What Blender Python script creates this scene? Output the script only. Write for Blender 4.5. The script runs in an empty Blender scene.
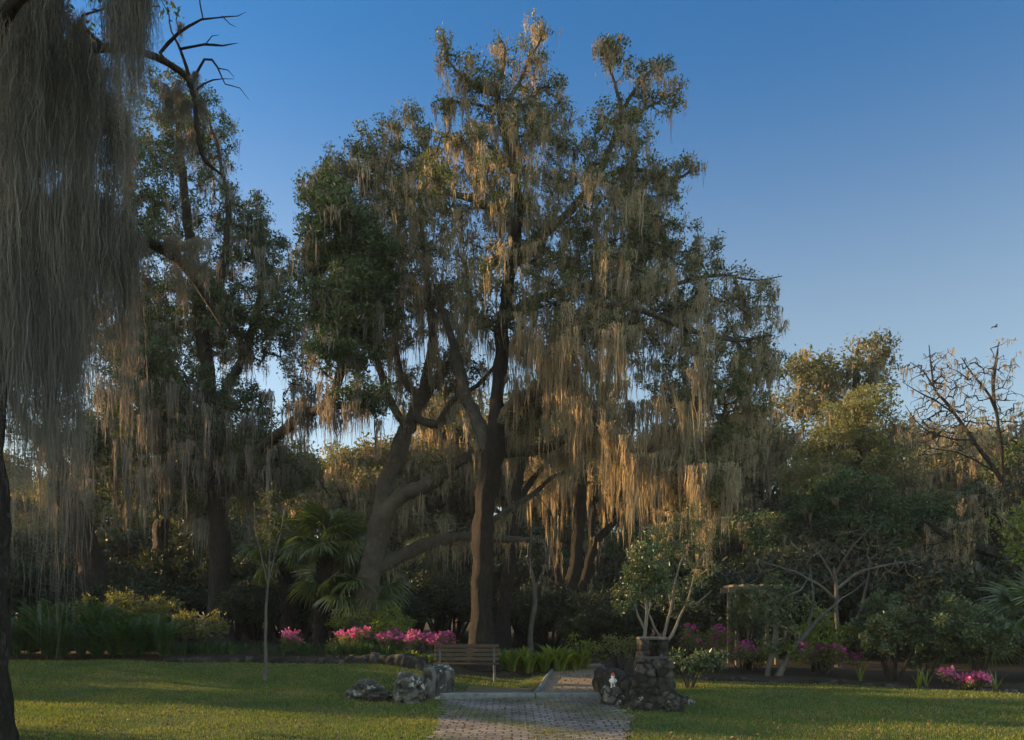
import bpy, math, random
import numpy as np
from mathutils import Vector

# ------------------------------------------------------------------ camera, sky, sun, exposure
SC = bpy.context.scene
COL = SC.collection
FPX, HZ, CAMH = 796.0, 618.0, 1.6          # focal length in pixels, horizon row, eye height
cam_d = bpy.data.cameras.new('camera'); cam = bpy.data.objects.new('camera', cam_d); COL.objects.link(cam)
cam.location = (0, 0, CAMH); cam.rotation_euler = (math.radians(90), 0, 0)
cam_d.sensor_width = 36; cam_d.lens = FPX / 1024 * 36; cam_d.shift_y = (HZ - 370) / 1024
cam_d.clip_start = 0.1; cam_d.clip_end = 3000
SC.camera = cam

SUN_EL, SUN_AZ = 12.5, -70.0               # degrees; azimuth from +Y, negative = to the left
SUN_STRENGTH, SKY_STRENGTH, EXPOSURE = 5.0, 0.084, 1.36
w = bpy.data.worlds.new('World'); SC.world = w; w.use_nodes = True
nt = w.node_tree; bg = nt.nodes['Background']
sky = nt.nodes.new('ShaderNodeTexSky'); sky.sky_type = 'NISHITA'; sky.sun_disc = False
sky.sun_elevation = math.radians(SUN_EL); sky.sun_rotation = math.radians(SUN_AZ)
sky.air_density = 1.0; sky.dust_density = 0.3; sky.ozone_density = 6.5
sk2 = nt.nodes.new('ShaderNodeTexSky'); sk2.sky_type = 'NISHITA'; sk2.sun_disc = False      # paler air low in the sky
sk2.sun_elevation = sky.sun_elevation; sk2.sun_rotation = sky.sun_rotation; sk2.air_density = 1.0; sk2.dust_density = 0.6; sk2.ozone_density = 1.2
tcw = nt.nodes.new('ShaderNodeTexCoord'); sep = nt.nodes.new('ShaderNodeSeparateXYZ'); nt.links.new(tcw.outputs['Generated'], sep.inputs[0])
mr = nt.nodes.new('ShaderNodeMapRange'); mr.interpolation_type = 'SMOOTHSTEP'; nt.links.new(sep.outputs['Z'], mr.inputs['Value'])
mr.inputs['From Min'].default_value = .62; mr.inputs['From Max'].default_value = .30; mr.inputs['To Min'].default_value = 0; mr.inputs['To Max'].default_value = 1
smx = nt.nodes.new('ShaderNodeMix'); smx.data_type = 'RGBA'; nt.links.new(mr.outputs[0], smx.inputs[0]); nt.links.new(sky.outputs[0], smx.inputs[6]); nt.links.new(sk2.outputs[0], smx.inputs[7])
def wmath(op, a, b=None):
    m = nt.nodes.new('ShaderNodeMath'); m.operation = op
    for k, v in enumerate((a, b)):
        if v is None: continue
        if isinstance(v, (int, float)): m.inputs[k].default_value = v
        else: nt.links.new(v, m.inputs[k])
    return m.outputs[0]
def wrange(sock, a, b):
    m = nt.nodes.new('ShaderNodeMapRange'); m.interpolation_type = 'SMOOTHSTEP'; nt.links.new(sock, m.inputs['Value']); m.inputs['From Min'].default_value = a; m.inputs['From Max'].default_value = b; return m.outputs[0]
fill_mask = wmath('MAXIMUM', wrange(sep.outputs['Z'], .68, .95), wrange(sep.outputs['Y'], .3, -.3))     # sky brightened overhead and behind the camera, added to lift the shade
sky_fill = nt.nodes.new('ShaderNodeMix'); sky_fill.data_type = 'RGBA'; nt.links.new(fill_mask, sky_fill.inputs[0]); stn = nt.nodes.new('ShaderNodeMix'); stn.data_type = 'RGBA'; stn.blend_type = 'MULTIPLY'; stn.inputs[0].default_value = 1; stn.inputs[7].default_value = (.66, 1.08, 1.04, 1); nt.links.new(sky.outputs[0], stn.inputs[6]); nt.links.new(stn.outputs[2], smx.inputs[6]); nt.links.new(smx.outputs[2], sky_fill.inputs[6])
vm = nt.nodes.new('ShaderNodeMix'); vm.data_type = 'RGBA'; vm.blend_type = 'MULTIPLY'; vm.inputs[0].default_value = 1; nt.links.new(sk2.outputs[0], vm.inputs[6]); vm.inputs[7].default_value = (3.0, 2.65, 2.2, 1); nt.links.new(vm.outputs[2], sky_fill.inputs[7])
nt.links.new(sky_fill.outputs[2], bg.inputs[0]); bg.inputs[1].default_value = SKY_STRENGTH

sd = bpy.data.lights.new('sun', 'SUN'); sd.energy = SUN_STRENGTH; sd.angle = math.radians(0.5); sd.color = (1.0, 0.65, 0.31)
so = bpy.data.objects.new('sun', sd); COL.objects.link(so)
_a, _e = math.radians(SUN_AZ), math.radians(SUN_EL)
SUNV = Vector((math.sin(_a) * math.cos(_e), math.cos(_a) * math.cos(_e), math.sin(_e)))
so.rotation_euler = SUNV.to_track_quat('Z', 'Y').to_euler(); so.location = (-30, 30, 20)

SC.render.engine = 'CYCLES'
vs = SC.view_settings; vs.view_transform = 'Standard'; vs.look = 'None'; vs.exposure = EXPOSURE; vs.gamma = 1; vs.use_curve_mapping = False
cy = SC.cycles
cy.max_bounces = 5; cy.diffuse_bounces = 3; cy.glossy_bounces = 2; cy.transmission_bounces = 3
cy.use_denoising = True; cy.sample_clamp_indirect = 4.0

# ------------------------------------------------------------------ helpers
def P(px, py, d):
    return np.array([(px - 512) / FPX * d, d, CAMH + (HZ - py) / FPX * d])
def sstep(a, b, x):
    t = np.clip((x - a) / (b - a), 0, 1); return t * t * (3 - 2 * t)
def rng_(s): return np.random.default_rng(s)

def mesh(name, V, F, smooth=True):
    """V (n,3), F (m,k) with a fixed number of corners k, or a list of such arrays"""
    V = np.asarray(V, np.float32).reshape(-1, 3)
    Fs = F if isinstance(F, list) else [F]
    Fs = [np.asarray(f, np.int32) for f in Fs if len(f)]
    me = bpy.data.meshes.new(name)
    me.vertices.add(len(V)); me.vertices.foreach_set('co', V.ravel())
    loops = np.concatenate([f.ravel() for f in Fs]); sizes = np.concatenate([np.full(len(f), f.shape[1], np.int32) for f in Fs])
    starts = np.concatenate([[0], np.cumsum(sizes)[:-1]]).astype(np.int32)
    me.loops.add(len(loops)); me.loops.foreach_set('vertex_index', loops)
    me.polygons.add(len(sizes)); me.polygons.foreach_set('loop_start', starts)
    me.polygons.foreach_set('use_smooth', np.full(len(sizes), smooth))
    me.update(); me.validate()
    return me
class MB:
    """collects quads / tris in one mesh"""
    def __init__(s): s.V, s.Q, s.T, s.n = [], [], [], 0
    def add(s, V, F):
        V = np.asarray(V, float).reshape(-1, 3); F = np.asarray(F, int)
        if len(F): (s.Q if F.shape[1] == 4 else s.T).append(F + s.n)
        s.V.append(V); s.n += len(V); return s
    def arrays(s):
        F = []
        if s.Q: F.append(np.concatenate(s.Q))
        if s.T: F.append(np.concatenate(s.T))
        return np.concatenate(s.V), F
    def box(s, c, size, rot=None, bev=0.0):
        c = np.asarray(c, float); h = np.asarray(size, float) / 2
        if bev > 0:                       # chamfered box
            vs, fs = [], []
            for ax in range(3):
                for sg in (-1, 1):
                    a, b = (ax + 1) % 3, (ax + 2) % 3
                    q = []
                    for (i, j) in ((-1, -1), (1, -1), (1, 1), (-1, 1)):
                        v = np.zeros(3); v[ax] = sg * h[ax]; v[a] = i * (h[a] - bev); v[b] = j * (h[b] - bev); q.append(v)
                    if sg < 0: q = q[::-1]
                    fs.append([len(vs), len(vs) + 1, len(vs) + 2, len(vs) + 3]); vs += q
            vs = np.array(vs)
            from mathutils.geometry import convex_hull_2d  # noqa
            import bmesh
            bm = bmesh.new()
            for v in vs: bm.verts.new(v)
            r = bmesh.ops.convex_hull(bm, input=bm.verts)
            bm.verts.index_update(); bm.faces.ensure_lookup_table()
            V = np.array([v.co[:] for v in bm.verts]); T = []
            for f in bm.faces:
                ids = [v.index for v in f.verts]
                for k in range(1, len(ids) - 1): T.append([ids[0], ids[k], ids[k + 1]])
            bm.free(); F = np.array(T)
        else:
            V = np.array([[x, y, z] for x in (-1, 1) for y in (-1, 1) for z in (-1, 1)]) * h
            F = np.array([[0, 1, 3, 2], [4, 6, 7, 5], [0, 4, 5, 1], [2, 3, 7, 6], [0, 2, 6, 4], [1, 5, 7, 3]])
        if rot is not None: V = V @ np.asarray(rot).T
        return s.add(V + c, F)

def link(name, me, mat, parent=None, loc=None):
    o = bpy.data.objects.new(name, me); COL.objects.link(o)
    if mat is not None and not me.materials: me.materials.append(mat)
    if parent is not None: o.parent = parent
    if loc is not None: o.location = loc
    return o
def tag(o, label=None, cat=None, group=None, kind=None):
    if label: o['label'] = label
    if cat: o['category'] = cat
    if group: o['group'] = group
    if kind: o['kind'] = kind
    return o
def thing(name, label, cat, loc=(0, 0, 0), group=None, rz=0):
    o = bpy.data.objects.new(name, None); COL.objects.link(o); o.location = loc; o.rotation_euler = (0, 0, rz)
    o.empty_display_size = .2
    return tag(o, label, cat, group)
def kids(o): return [c for c in bpy.data.objects if c.parent == o]
_KIDS = {}
def dup(o, loc, rz=0.0, sc=1.0, label=None, group=None, parent=None):
    c = o.copy(); COL.objects.link(c); c.parent = parent
    if parent is None:
        c.location = loc; c.rotation_euler = (0, 0, rz); c.scale = (sc, sc, sc) if np.isscalar(sc) else sc
    if label: c['label'] = label
    if group: c['group'] = group
    if o.name not in _KIDS: _KIDS[o.name] = kids(o)
    for ch in _KIDS[o.name]: dup(ch, None, parent=c)
    return c
def rotz(a): c, s = math.cos(a), math.sin(a); return np.array([[c, -s, 0], [s, c, 0], [0, 0, 1]])
def rotx(a): c, s = math.cos(a), math.sin(a); return np.array([[1, 0, 0], [0, c, -s], [0, s, c]])
def roty(a): c, s = math.cos(a), math.sin(a); return np.array([[c, 0, s], [0, 1, 0], [-s, 0, c]])

def spline(pts, step):
    """Catmull-Rom through rows of pts (any number of columns; the first three are xyz)"""
    p = np.asarray(pts, float); out = []
    q = np.vstack([2 * p[0] - p[1], p, 2 * p[-1] - p[-2]])
    for i in range(1, len(q) - 2):
        n = max(1, int(math.ceil(np.linalg.norm(q[i + 1][:3] - q[i][:3]) / step)))
        for k in range(n):
            t = k / n
            out.append(.5 * ((2 * q[i]) + (-q[i - 1] + q[i + 1]) * t + (2 * q[i - 1] - 5 * q[i] + 4 * q[i + 1] - q[i + 2]) * t * t
                             + (-q[i - 1] + 3 * q[i] - 3 * q[i + 1] + q[i + 2]) * t ** 3))
    out.append(p[-1]); return np.array(out)
def tube(pts, rad, sides, rough=0.0, rng=None, close=True):
    pts = np.asarray(pts, float); n = len(pts); rad = np.broadcast_to(np.asarray(rad, float), (n,))
    t = np.gradient(pts, axis=0); t /= np.linalg.norm(t, axis=1)[:, None] + 1e-9
    u = np.cross(t[0], [0.3, 0.2, 1.0] if abs(t[0][2]) < .9 else [1, 0.1, 0]); u /= np.linalg.norm(u)
    U = np.zeros((n, 3))
    for i in range(n):
        u = u - t[i] * (u @ t[i]); u /= np.linalg.norm(u) + 1e-9; U[i] = u
    W = np.cross(t, U)
    a = np.arange(sides) * 2 * np.pi / sides
    rr = np.repeat(rad[:, None], sides, 1)
    if rough > 0:
        ph = rng.uniform(0, 6.28, (6,)); L = np.concatenate([[0], np.cumsum(np.linalg.norm(np.diff(pts, axis=0), axis=1))])[:, None]
        m = .5 * np.sin(3 * a[None] + ph[0] + 1.1 * L + 1.3 * np.sin(.9 * L + ph[4])) + .5 * np.sin(a[None] * 2 + 2.9 * L + ph[5]) * np.sin(1.7 * L + ph[1]) + .4 * np.sin(5 * a[None] + ph[1] - .8 * L) + .35 * np.sin(2 * a + ph[2] + 2.3 * L) + .25 * np.sin(9 * a + ph[3] + 1.7 * L)
        rr = rr * (1 + rough * m + rough * .5 * rng.normal(0, 1, rr.shape))
    V = pts[:, None] + rr[..., None] * (np.cos(a)[None, :, None] * U[:, None] + np.sin(a)[None, :, None] * W[:, None])
    i = np.arange(n - 1)[:, None] * sides; j = np.arange(sides)[None]; j2 = (j + 1) % sides
    F = np.stack([i + j, i + j2, i + sides + j2, i + sides + j], -1).reshape(-1, 4)
    return V.reshape(-1, 3), F

# ------------------------------------------------------------------ materials
def newmat(name):
    m = bpy.data.materials.new(name); m.use_nodes = True; n = m.node_tree; n.nodes.clear()
    return m, n, n.nodes.new('ShaderNodeOutputMaterial')
def N(n, t, **kw):
    x = n.nodes.new(t)
    for k, v in kw.items(): setattr(x, k, v)
    return x
def ramp(n, stops):
    r = N(n, 'ShaderNodeValToRGB'); e = r.color_ramp.elements
    while len(e) < len(stops): e.new(.5)
    for el, (p, c) in zip(e, stops): el.position = p; el.color = (*c, 1)
    return r
def leafmat(name, cols, trans=.4, tcol=None, gloss=.04, rough=.5, clump=.5):
    """thin leaves: diffuse + light passing through, colour differs leaf by leaf and twig by twig"""
    m, n, out = newmat(name); L = n.links
    g = N(n, 'ShaderNodeNewGeometry'); tc = N(n, 'ShaderNodeTexCoord'); no = N(n, 'ShaderNodeTexNoise'); no.inputs['Scale'].default_value = clump; no.inputs['Detail'].default_value = 2
    L.new(tc.outputs['Object'], no.inputs['Vector'])
    mx = N(n, 'ShaderNodeMath', operation='MULTIPLY_ADD'); L.new(g.outputs['Random Per Island'], mx.inputs[0]); mx.inputs[1].default_value = .55
    m2 = N(n, 'ShaderNodeMath', operation='MULTIPLY_ADD'); L.new(no.outputs['Fac'], m2.inputs[0]); m2.inputs[1].default_value = 1.3; m2.inputs[2].default_value = -.42
    L.new(m2.outputs[0], mx.inputs[2])
    k = len(cols); r = ramp(n, [(i / (k - 1), c) for i, c in enumerate(cols)]); L.new(mx.outputs[0], r.inputs[0])
    di = N(n, 'ShaderNodeBsdfDiffuse'); tr = N(n, 'ShaderNodeBsdfTranslucent'); gl = N(n, 'ShaderNodeBsdfGlossy'); gl.inputs['Roughness'].default_value = rough
    L.new(r.outputs[0], di.inputs[0])
    tm = N(n, 'ShaderNodeMix', data_type='RGBA', blend_type='MULTIPLY'); tm.inputs[0].default_value = 1
    L.new(r.outputs[0], tm.inputs[6]); tm.inputs[7].default_value = (*(tcol or (1.3, 1.3, .7)), 1); L.new(tm.outputs[2], tr.inputs[0])
    a = N(n, 'ShaderNodeMixShader'); a.inputs[0].default_value = trans; L.new(di.outputs[0], a.inputs[1]); L.new(tr.outputs[0], a.inputs[2])
    b = N(n, 'ShaderNodeMixShader'); b.inputs[0].default_value = gloss; L.new(a.outputs[0], b.inputs[1]); L.new(gl.outputs[0], b.inputs[2])
    L.new(b.outputs[0], out.inputs[0]); return m
def barkmat(name, c1, c2, c3, scale=6, bump=.6, stretch=.22):
    m, n, out = newmat(name); L = n.links
    tc = N(n, 'ShaderNodeTexCoord'); mp = N(n, 'ShaderNodeMapping'); mp.inputs['Scale'].default_value = (1, 1, stretch); L.new(tc.outputs['Object'], mp.inputs[0])
    vo = N(n, 'ShaderNodeTexVoronoi', feature='DISTANCE_TO_EDGE'); vo.inputs['Scale'].default_value = scale * 2
    no = N(n, 'ShaderNodeTexNoise'); no.inputs['Scale'].default_value = scale; no.inputs['Detail'].default_value = 8; no.inputs['Roughness'].default_value = .7
    wm = N(n, 'ShaderNodeMix', data_type='RGBA', blend_type='ADD'); wm.inputs[0].default_value = .25
    L.new(mp.outputs[0], no.inputs[0]); L.new(mp.outputs[0], wm.inputs[6]); L.new(no.outputs['Color'], wm.inputs[7]); L.new(wm.outputs[2], vo.inputs[0])
    r = ramp(n, [(.25, c1), (.55, c2), (.8, c3)]); L.new(no.outputs['Fac'], r.inputs[0])
    l2 = N(n, 'ShaderNodeTexNoise'); l2.inputs['Scale'].default_value = 1.3; l2.inputs['Detail'].default_value = 5; L.new(tc.outputs['Object'], l2.inputs[0])
    lr = ramp(n, [(.56, (0, 0, 0)), (.72, (.7, .7, .7))]); L.new(l2.outputs['Fac'], lr.inputs[0])
    lm = N(n, 'ShaderNodeMix', data_type='RGBA'); L.new(lr.outputs[0], lm.inputs[0]); L.new(r.outputs[0], lm.inputs[6]); lm.inputs[7].default_value = (c3[0] * .95, c3[1] * 1.02, c3[2] * .95, 1)
    vr = ramp(n, [(0, (0, 0, 0)), (.22, (1, 1, 1))]); L.new(vo.outputs['Distance'], vr.inputs[0])
    ad = N(n, 'ShaderNodeMath', operation='MULTIPLY_ADD'); L.new(no.outputs['Fac'], ad.inputs[0]); ad.inputs[1].default_value = .6; L.new(vr.outputs[0], ad.inputs[2])
    bp = N(n, 'ShaderNodeBump'); bp.inputs['Strength'].default_value = bump; bp.inputs['Distance'].default_value = .09; L.new(ad.outputs[0], bp.inputs['Height'])
    b = N(n, 'ShaderNodeBsdfPrincipled'); b.inputs['Roughness'].default_value = .9; b.inputs['Specular IOR Level'].default_value = .2
    L.new(lm.outputs[2], b.inputs['Base Color']); L.new(bp.outputs[0], b.inputs['Normal']); L.new(b.outputs[0], out.inputs[0]); return m
def noisemat(name, cols, scale=4, bump=.3, rough=.85, dist=.03, detail=8, coord='Object', spec=.3):
    m, n, out = newmat(name); L = n.links
    tc = N(n, 'ShaderNodeTexCoord'); no = N(n, 'ShaderNodeTexNoise'); no.inputs['Scale'].default_value = scale; no.inputs['Detail'].default_value = detail; no.inputs['Roughness'].default_value = .65
    L.new(tc.outputs[coord], no.inputs[0])
    k = len(cols); r = ramp(n, [(.25 + .5 * i / (k - 1), c) for i, c in enumerate(cols)]); L.new(no.outputs['Fac'], r.inputs[0])
    bp = N(n, 'ShaderNodeBump'); bp.inputs['Strength'].default_value = bump; bp.inputs['Distance'].default_value = dist; L.new(no.outputs['Fac'], bp.inputs['Height'])
    b = N(n, 'ShaderNodeBsdfPrincipled'); b.inputs['Roughness'].default_value = rough; b.inputs['Specular IOR Level'].default_value = spec
    L.new(r.outputs[0], b.inputs['Base Color']); L.new(bp.outputs[0], b.inputs['Normal']); L.new(b.outputs[0], out.inputs[0]); return m

M = {}
M['magenta'] = leafmat('magenta', [(.24, .025, .16), (.32, .04, .2), (.36, .07, .25), (.42, .1, .3)], .35, (1.1, .9, 1.0), .02, .5, 3)
M['oak_leaf'] = leafmat('oak_leaf', [(0.026, 0.041, 0.016), (0.047, 0.068, 0.023), (0.082, 0.1, 0.035), (0.129, 0.117, 0.047)], .35, (1.5, 1.35, .55))
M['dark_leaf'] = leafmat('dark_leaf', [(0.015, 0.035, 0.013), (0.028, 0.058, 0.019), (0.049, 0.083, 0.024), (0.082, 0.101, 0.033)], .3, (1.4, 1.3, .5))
M['wood_leaf'] = leafmat('wood_leaf', [(0.041, 0.054, 0.022), (0.074, 0.088, 0.032), (0.121, 0.121, 0.046), (0.176, 0.155, 0.061)], .35, (1.4, 1.25, .6))
M['olive_leaf'] = leafmat('olive_leaf', [(0.069, 0.081, 0.025), (0.103, 0.115, 0.034), (0.149, 0.149, 0.046), (0.184, 0.161, 0.057)], .4, (1.4, 1.3, .5))
M['fresh_leaf'] = leafmat('fresh_leaf', [(0.06, 0.091, 0.016), (0.108, 0.146, 0.021), (0.18, 0.207, 0.032), (0.24, 0.232, 0.042)], .5, (1.5, 1.5, .4))
M['camellia_leaf'] = leafmat('camellia_leaf', [(0.024, 0.047, 0.019), (0.041, 0.07, 0.027), (0.068, 0.095, 0.035), (0.135, 0.121, 0.054)], .22, (1.4, 1.4, .5), .05, .42, 2)
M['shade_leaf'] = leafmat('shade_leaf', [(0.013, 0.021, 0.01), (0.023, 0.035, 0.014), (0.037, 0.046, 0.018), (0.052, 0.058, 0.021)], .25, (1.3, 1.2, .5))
M['fern'] = leafmat('fern', [(0.015, 0.037, 0.009), (0.026, 0.056, 0.014), (0.041, 0.074, 0.016), (0.06, 0.082, 0.022)], .4, (1.3, 1.5, .5))
M['palm_leaf'] = leafmat('palm_leaf', [(0.041, 0.068, 0.019), (0.065, 0.098, 0.024), (0.097, 0.128, 0.03), (0.146, 0.15, 0.036)], .45, (1.5, 1.5, .4), .08, .4)
M['moss'] = leafmat('moss', [(0.182, 0.167, 0.13), (0.278, 0.25, 0.187), (0.375, 0.322, 0.233), (0.474, 0.385, 0.272)], .6, (1.1, .95, .7), 0.0, .6, .9)
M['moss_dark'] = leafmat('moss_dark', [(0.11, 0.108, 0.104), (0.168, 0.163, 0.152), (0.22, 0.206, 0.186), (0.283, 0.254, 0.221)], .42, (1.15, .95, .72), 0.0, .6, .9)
M['pink'] = leafmat('pink', [(.26, .03, .12), (.46, .07, .22), (.58, .15, .33), (.72, .36, .5)], .4, (1.1, .9, 1.0), .02, .5, 3)
M['grass'] = leafmat('grass', [(0.057, 0.091, 0.02), (0.09, 0.132, 0.028), (0.146, 0.17, 0.036), (0.26, 0.214, 0.068)], .35, (1.3, 1.3, .5), .02, .5, .55)
M['litter'] = leafmat('litter', [(.06, .04, .02), (.11, .07, .035), (.16, .11, .055), (.2, .15, .08)], .1, (1, 1, 1), .02, .5, 3)
M['oak_bark'] = barkmat('oak_bark', (.022, .018, .015), (.052, .043, .036), (.088, .076, .065), 12, 1.0, .3)
M['limb_bark'] = barkmat('limb_bark', (.05, .042, .033), (.095, .08, .065), (.15, .135, .11), 6, .7, .6)
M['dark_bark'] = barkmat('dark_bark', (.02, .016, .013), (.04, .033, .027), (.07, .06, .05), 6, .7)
M['pale_bark'] = barkmat('pale_bark', (.08, .072, .062), (.14, .128, .112), (.22, .21, .19), 7, .3, .5)
M['grey_bark'] = barkmat('grey_bark', (.06, .052, .045), (.1, .09, .08), (.17, .16, .14), 7, .4, .5)

# ------------------------------------------------------------------ terrain
_bx = np.array([-40, -14, -10.8, -6.5, -3.6, -2.3, -0.2, 0.4, 2.8, 4.6, 10.9, 20, 40.])
_by = np.array([22.4, 22.2, 22.0, 21.6, 21.0, 20.5, 20.8, 21.5, 21.5, 20.5, 17.2, 14, 10.])
def border_y(x): return np.interp(x, _bx, _by)
def path_mid(y): return 1.16 + .115 * (y - 16.4)
def terrain(x, y):
    x = np.asarray(x, float); y = np.asarray(y, float)
    z = .42 * sstep(14.5, 22.5, y) * sstep(0.5, -4, x)
    t = y - border_y(x)
    onpath = 1 - sstep(.75, 1.4, np.abs(x - path_mid(y)))
    left = sstep(2.5, 0.0, x)
    z = z + (1 - onpath) * (left * .12 + (1 - left) * .1) * sstep(.05, .55, t)
    z = z + .14 * sstep(0, 9, t)
    z = z + .14 * sstep(17, 22, y) * onpath
    z = z + .025 * np.sin(.7 * x + .5) * np.sin(.55 * y) + .015 * np.sin(1.9 * x + 1.3 * y)
    z = z + 2.0 * sstep(60, 400, np.hypot(x, y))
    return z
def brick_half(y): return np.interp(y, [2, 10.4, 15.7], [1.32, 1.32, 1.72])
def brick_mid(y): return np.interp(y, [2, 10.4, 15.7], [.22, .25, .40])
def lawn_mask(x, y):
    t = border_y(x) - y
    return sstep(-.05, .25, t)
def T(px, d):                                   # ground point under a picture column at distance d
    x = (px - 512) / FPX * d
    return (x, d, float(terrain(x, d)))

def axis(lo, hi, far0, far1, st):
    a = np.arange(lo, hi + 1e-6, st); g = 1.16; l, r = [], []
    s = st; v = lo
    while v > far0: s *= g; v -= s; l.append(v)
    s = st; v = hi
    while v < far1: s *= g; v += s; r.append(v)
    return np.array(l[::-1] + list(a) + r)
gx, gy = axis(-17, 17, -900, 900, .22), axis(6, 32, -300, 1400, .2)
X, Y = np.meshgrid(gx, gy); Z = terrain(X, Y)
nx, ny = len(gx), len(gy)
i = np.arange(ny - 1)[:, None] * nx + np.arange(nx - 1)[None]
gm = mesh('ground', np.stack([X, Y, Z], -1), np.stack([i, i + 1, i + nx + 1, i + nx], -1).reshape(-1, 4))
at = gm.attributes.new('lawn', 'FLOAT', 'POINT'); at.data.foreach_set('value', lawn_mask(X, Y).ravel().astype(np.float32))
def ground_mat():
    m, n, out = newmat('ground'); L = n.links
    tc = N(n, 'ShaderNodeTexCoord')
    def noise(s, d=6): q = N(n, 'ShaderNodeTexNoise'); q.inputs['Scale'].default_value = s; q.inputs['Detail'].default_value = d; L.new(tc.outputs['Object'], q.inputs[0]); return q
    big, fine = noise(.8), noise(22, 8)
    g = ramp(n, [(.28, (.045, .07, .018)), (.48, (.065, .092, .025)), (.62, (.10, .10, .034)), (.75, (.13, .10, .05))]); L.new(big.outputs['Fac'], g.inputs[0])
    gf = ramp(n, [(.3, (.45, .45, .45)), (.7, (1.3, 1.3, 1.3))]); L.new(fine.outputs['Fac'], gf.inputs[0])
    gg = N(n, 'ShaderNodeMix', data_type='RGBA', blend_type='MULTIPLY'); gg.inputs[0].default_value = 1; L.new(g.outputs[0], gg.inputs[6]); L.new(gf.outputs[0], gg.inputs[7])
    mu = ramp(n, [(.3, (.022, .017, .012)), (.5, (.045, .034, .022)), (.72, (.08, .06, .038))]); L.new(fine.outputs['Fac'], mu.inputs[0])
    a = N(n, 'ShaderNodeAttribute', attribute_name='lawn')
    mx = N(n, 'ShaderNodeMix', data_type='RGBA'); L.new(a.outputs['Fac'], mx.inputs[0]); L.new(mu.outputs[0], mx.inputs[6]); L.new(gg.outputs[2], mx.inputs[7])
    bp = N(n, 'ShaderNodeBump'); bp.inputs['Strength'].default_value = .6; bp.inputs['Distance'].default_value = .04; L.new(fine.outputs['Fac'], bp.inputs['Height'])
    b = N(n, 'ShaderNodeBsdfPrincipled'); b.inputs['Roughness'].default_value = .95; b.inputs['Specular IOR Level'].default_value = .1
    L.new(mx.outputs[2], b.inputs['Base Color']); L.new(bp.outputs[0], b.inputs['Normal']); L.new(b.outputs[0], out.inputs[0]); return m
tag(link('ground', gm, ground_mat()), kind='structure')

# brick path
def strip(name, y0, y1, mid, half, n, mcols, mat, lift, jag=0.0, seed=0):
    r = rng_(seed); ys = np.linspace(y0, y1, n); u = np.linspace(-1, 1, mcols); V = []
    for y in ys:
        hl, hr = half(y) + r.normal(0, jag), half(y) + r.normal(0, jag)
        xs = mid(y) + np.where(u < 0, u * hl, u * hr); V.append(np.stack([xs, np.full(mcols, y), terrain(xs, np.full(mcols, y)) + lift], -1))
    i = np.arange(n - 1)[:, None] * mcols + np.arange(mcols - 1)[None]
    return link(name, mesh(name, np.array(V), np.stack([i, i + 1, i + mcols + 1, i + mcols], -1).reshape(-1, 4)), mat)
def brick_mat():
    m, n, out = newmat('brick_paving'); L = n.links
    tc = N(n, 'ShaderNodeTexCoord'); no = N(n, 'ShaderNodeTexNoise'); no.inputs['Scale'].default_value = 3.0; no.inputs['Detail'].default_value = 5; L.new(tc.outputs['Object'], no.inputs[0])
    wa = N(n, 'ShaderNodeMix', data_type='RGBA', blend_type='LINEAR_LIGHT'); wa.inputs[0].default_value = .05; L.new(tc.outputs['Object'], wa.inputs[6]); L.new(no.outputs['Color'], wa.inputs[7])
    br = N(n, 'ShaderNodeTexBrick'); br.inputs['Scale'].default_value = 1; br.inputs['Brick Width'].default_value = .23; br.inputs['Row Height'].default_value = .16
    br.inputs['Mortar Size'].default_value = .016; br.inputs['Mortar Smooth'].default_value = .3; br.inputs['Bias'].default_value = 0
    br.inputs['Color1'].default_value = (.165, .135, .13, 1); br.inputs['Color2'].default_value = (.25, .22, .21, 1); br.inputs['Mortar'].default_value = (.035, .042, .02, 1)
    L.new(wa.outputs[2], br.inputs[0])
    n2 = N(n, 'ShaderNodeTexNoise'); n2.inputs['Scale'].default_value = 1.1; n2.inputs['Detail'].default_value = 7; L.new(tc.outputs['Object'], n2.inputs[0])
    st = ramp(n, [(.35, (.55, .55, .52)), (.65, (1.25, 1.2, 1.2))]); L.new(n2.outputs['Fac'], st.inputs[0])
    mu = N(n, 'ShaderNodeMix', data_type='RGBA', blend_type='MULTIPLY'); mu.inputs[0].default_value = 1; L.new(br.outputs[0], mu.inputs[6]); L.new(st.outputs[0], mu.inputs[7])
    gr = ramp(n, [(.58, (0, 0, 0)), (.7, (.8, .8, .8))]); n3 = N(n, 'ShaderNodeTexNoise'); n3.inputs['Scale'].default_value = 2.4; n3.inputs['Detail'].default_value = 9; L.new(tc.outputs['Object'], n3.inputs[0]); L.new(n3.outputs['Fac'], gr.inputs[0])
    gm_ = N(n, 'ShaderNodeMix', data_type='RGBA'); L.new(gr.outputs[0], gm_.inputs[0]); L.new(mu.outputs[2], gm_.inputs[6]); gm_.inputs[7].default_value = (.07, .075, .03, 1)
    hh = N(n, 'ShaderNodeMath', operation='MULTIPLY_ADD'); L.new(br.outputs['Fac'], hh.inputs[0]); hh.inputs[1].default_value = -1; L.new(no.outputs['Fac'], hh.inputs[2])
    bp = N(n, 'ShaderNodeBump'); bp.inputs['Strength'].default_value = .8; bp.inputs['Distance'].default_value = .02; L.new(hh.outputs[0], bp.inputs['Height'])
    b = N(n, 'ShaderNodeBsdfPrincipled'); b.inputs['Roughness'].default_value = .8; b.inputs['Specular IOR Level'].default_value = .3
    L.new(gm_.outputs[2], b.inputs['Base Color']); L.new(bp.outputs[0], b.inputs['Normal']); L.new(b.outputs[0], out.inputs[0]); return m
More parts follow.
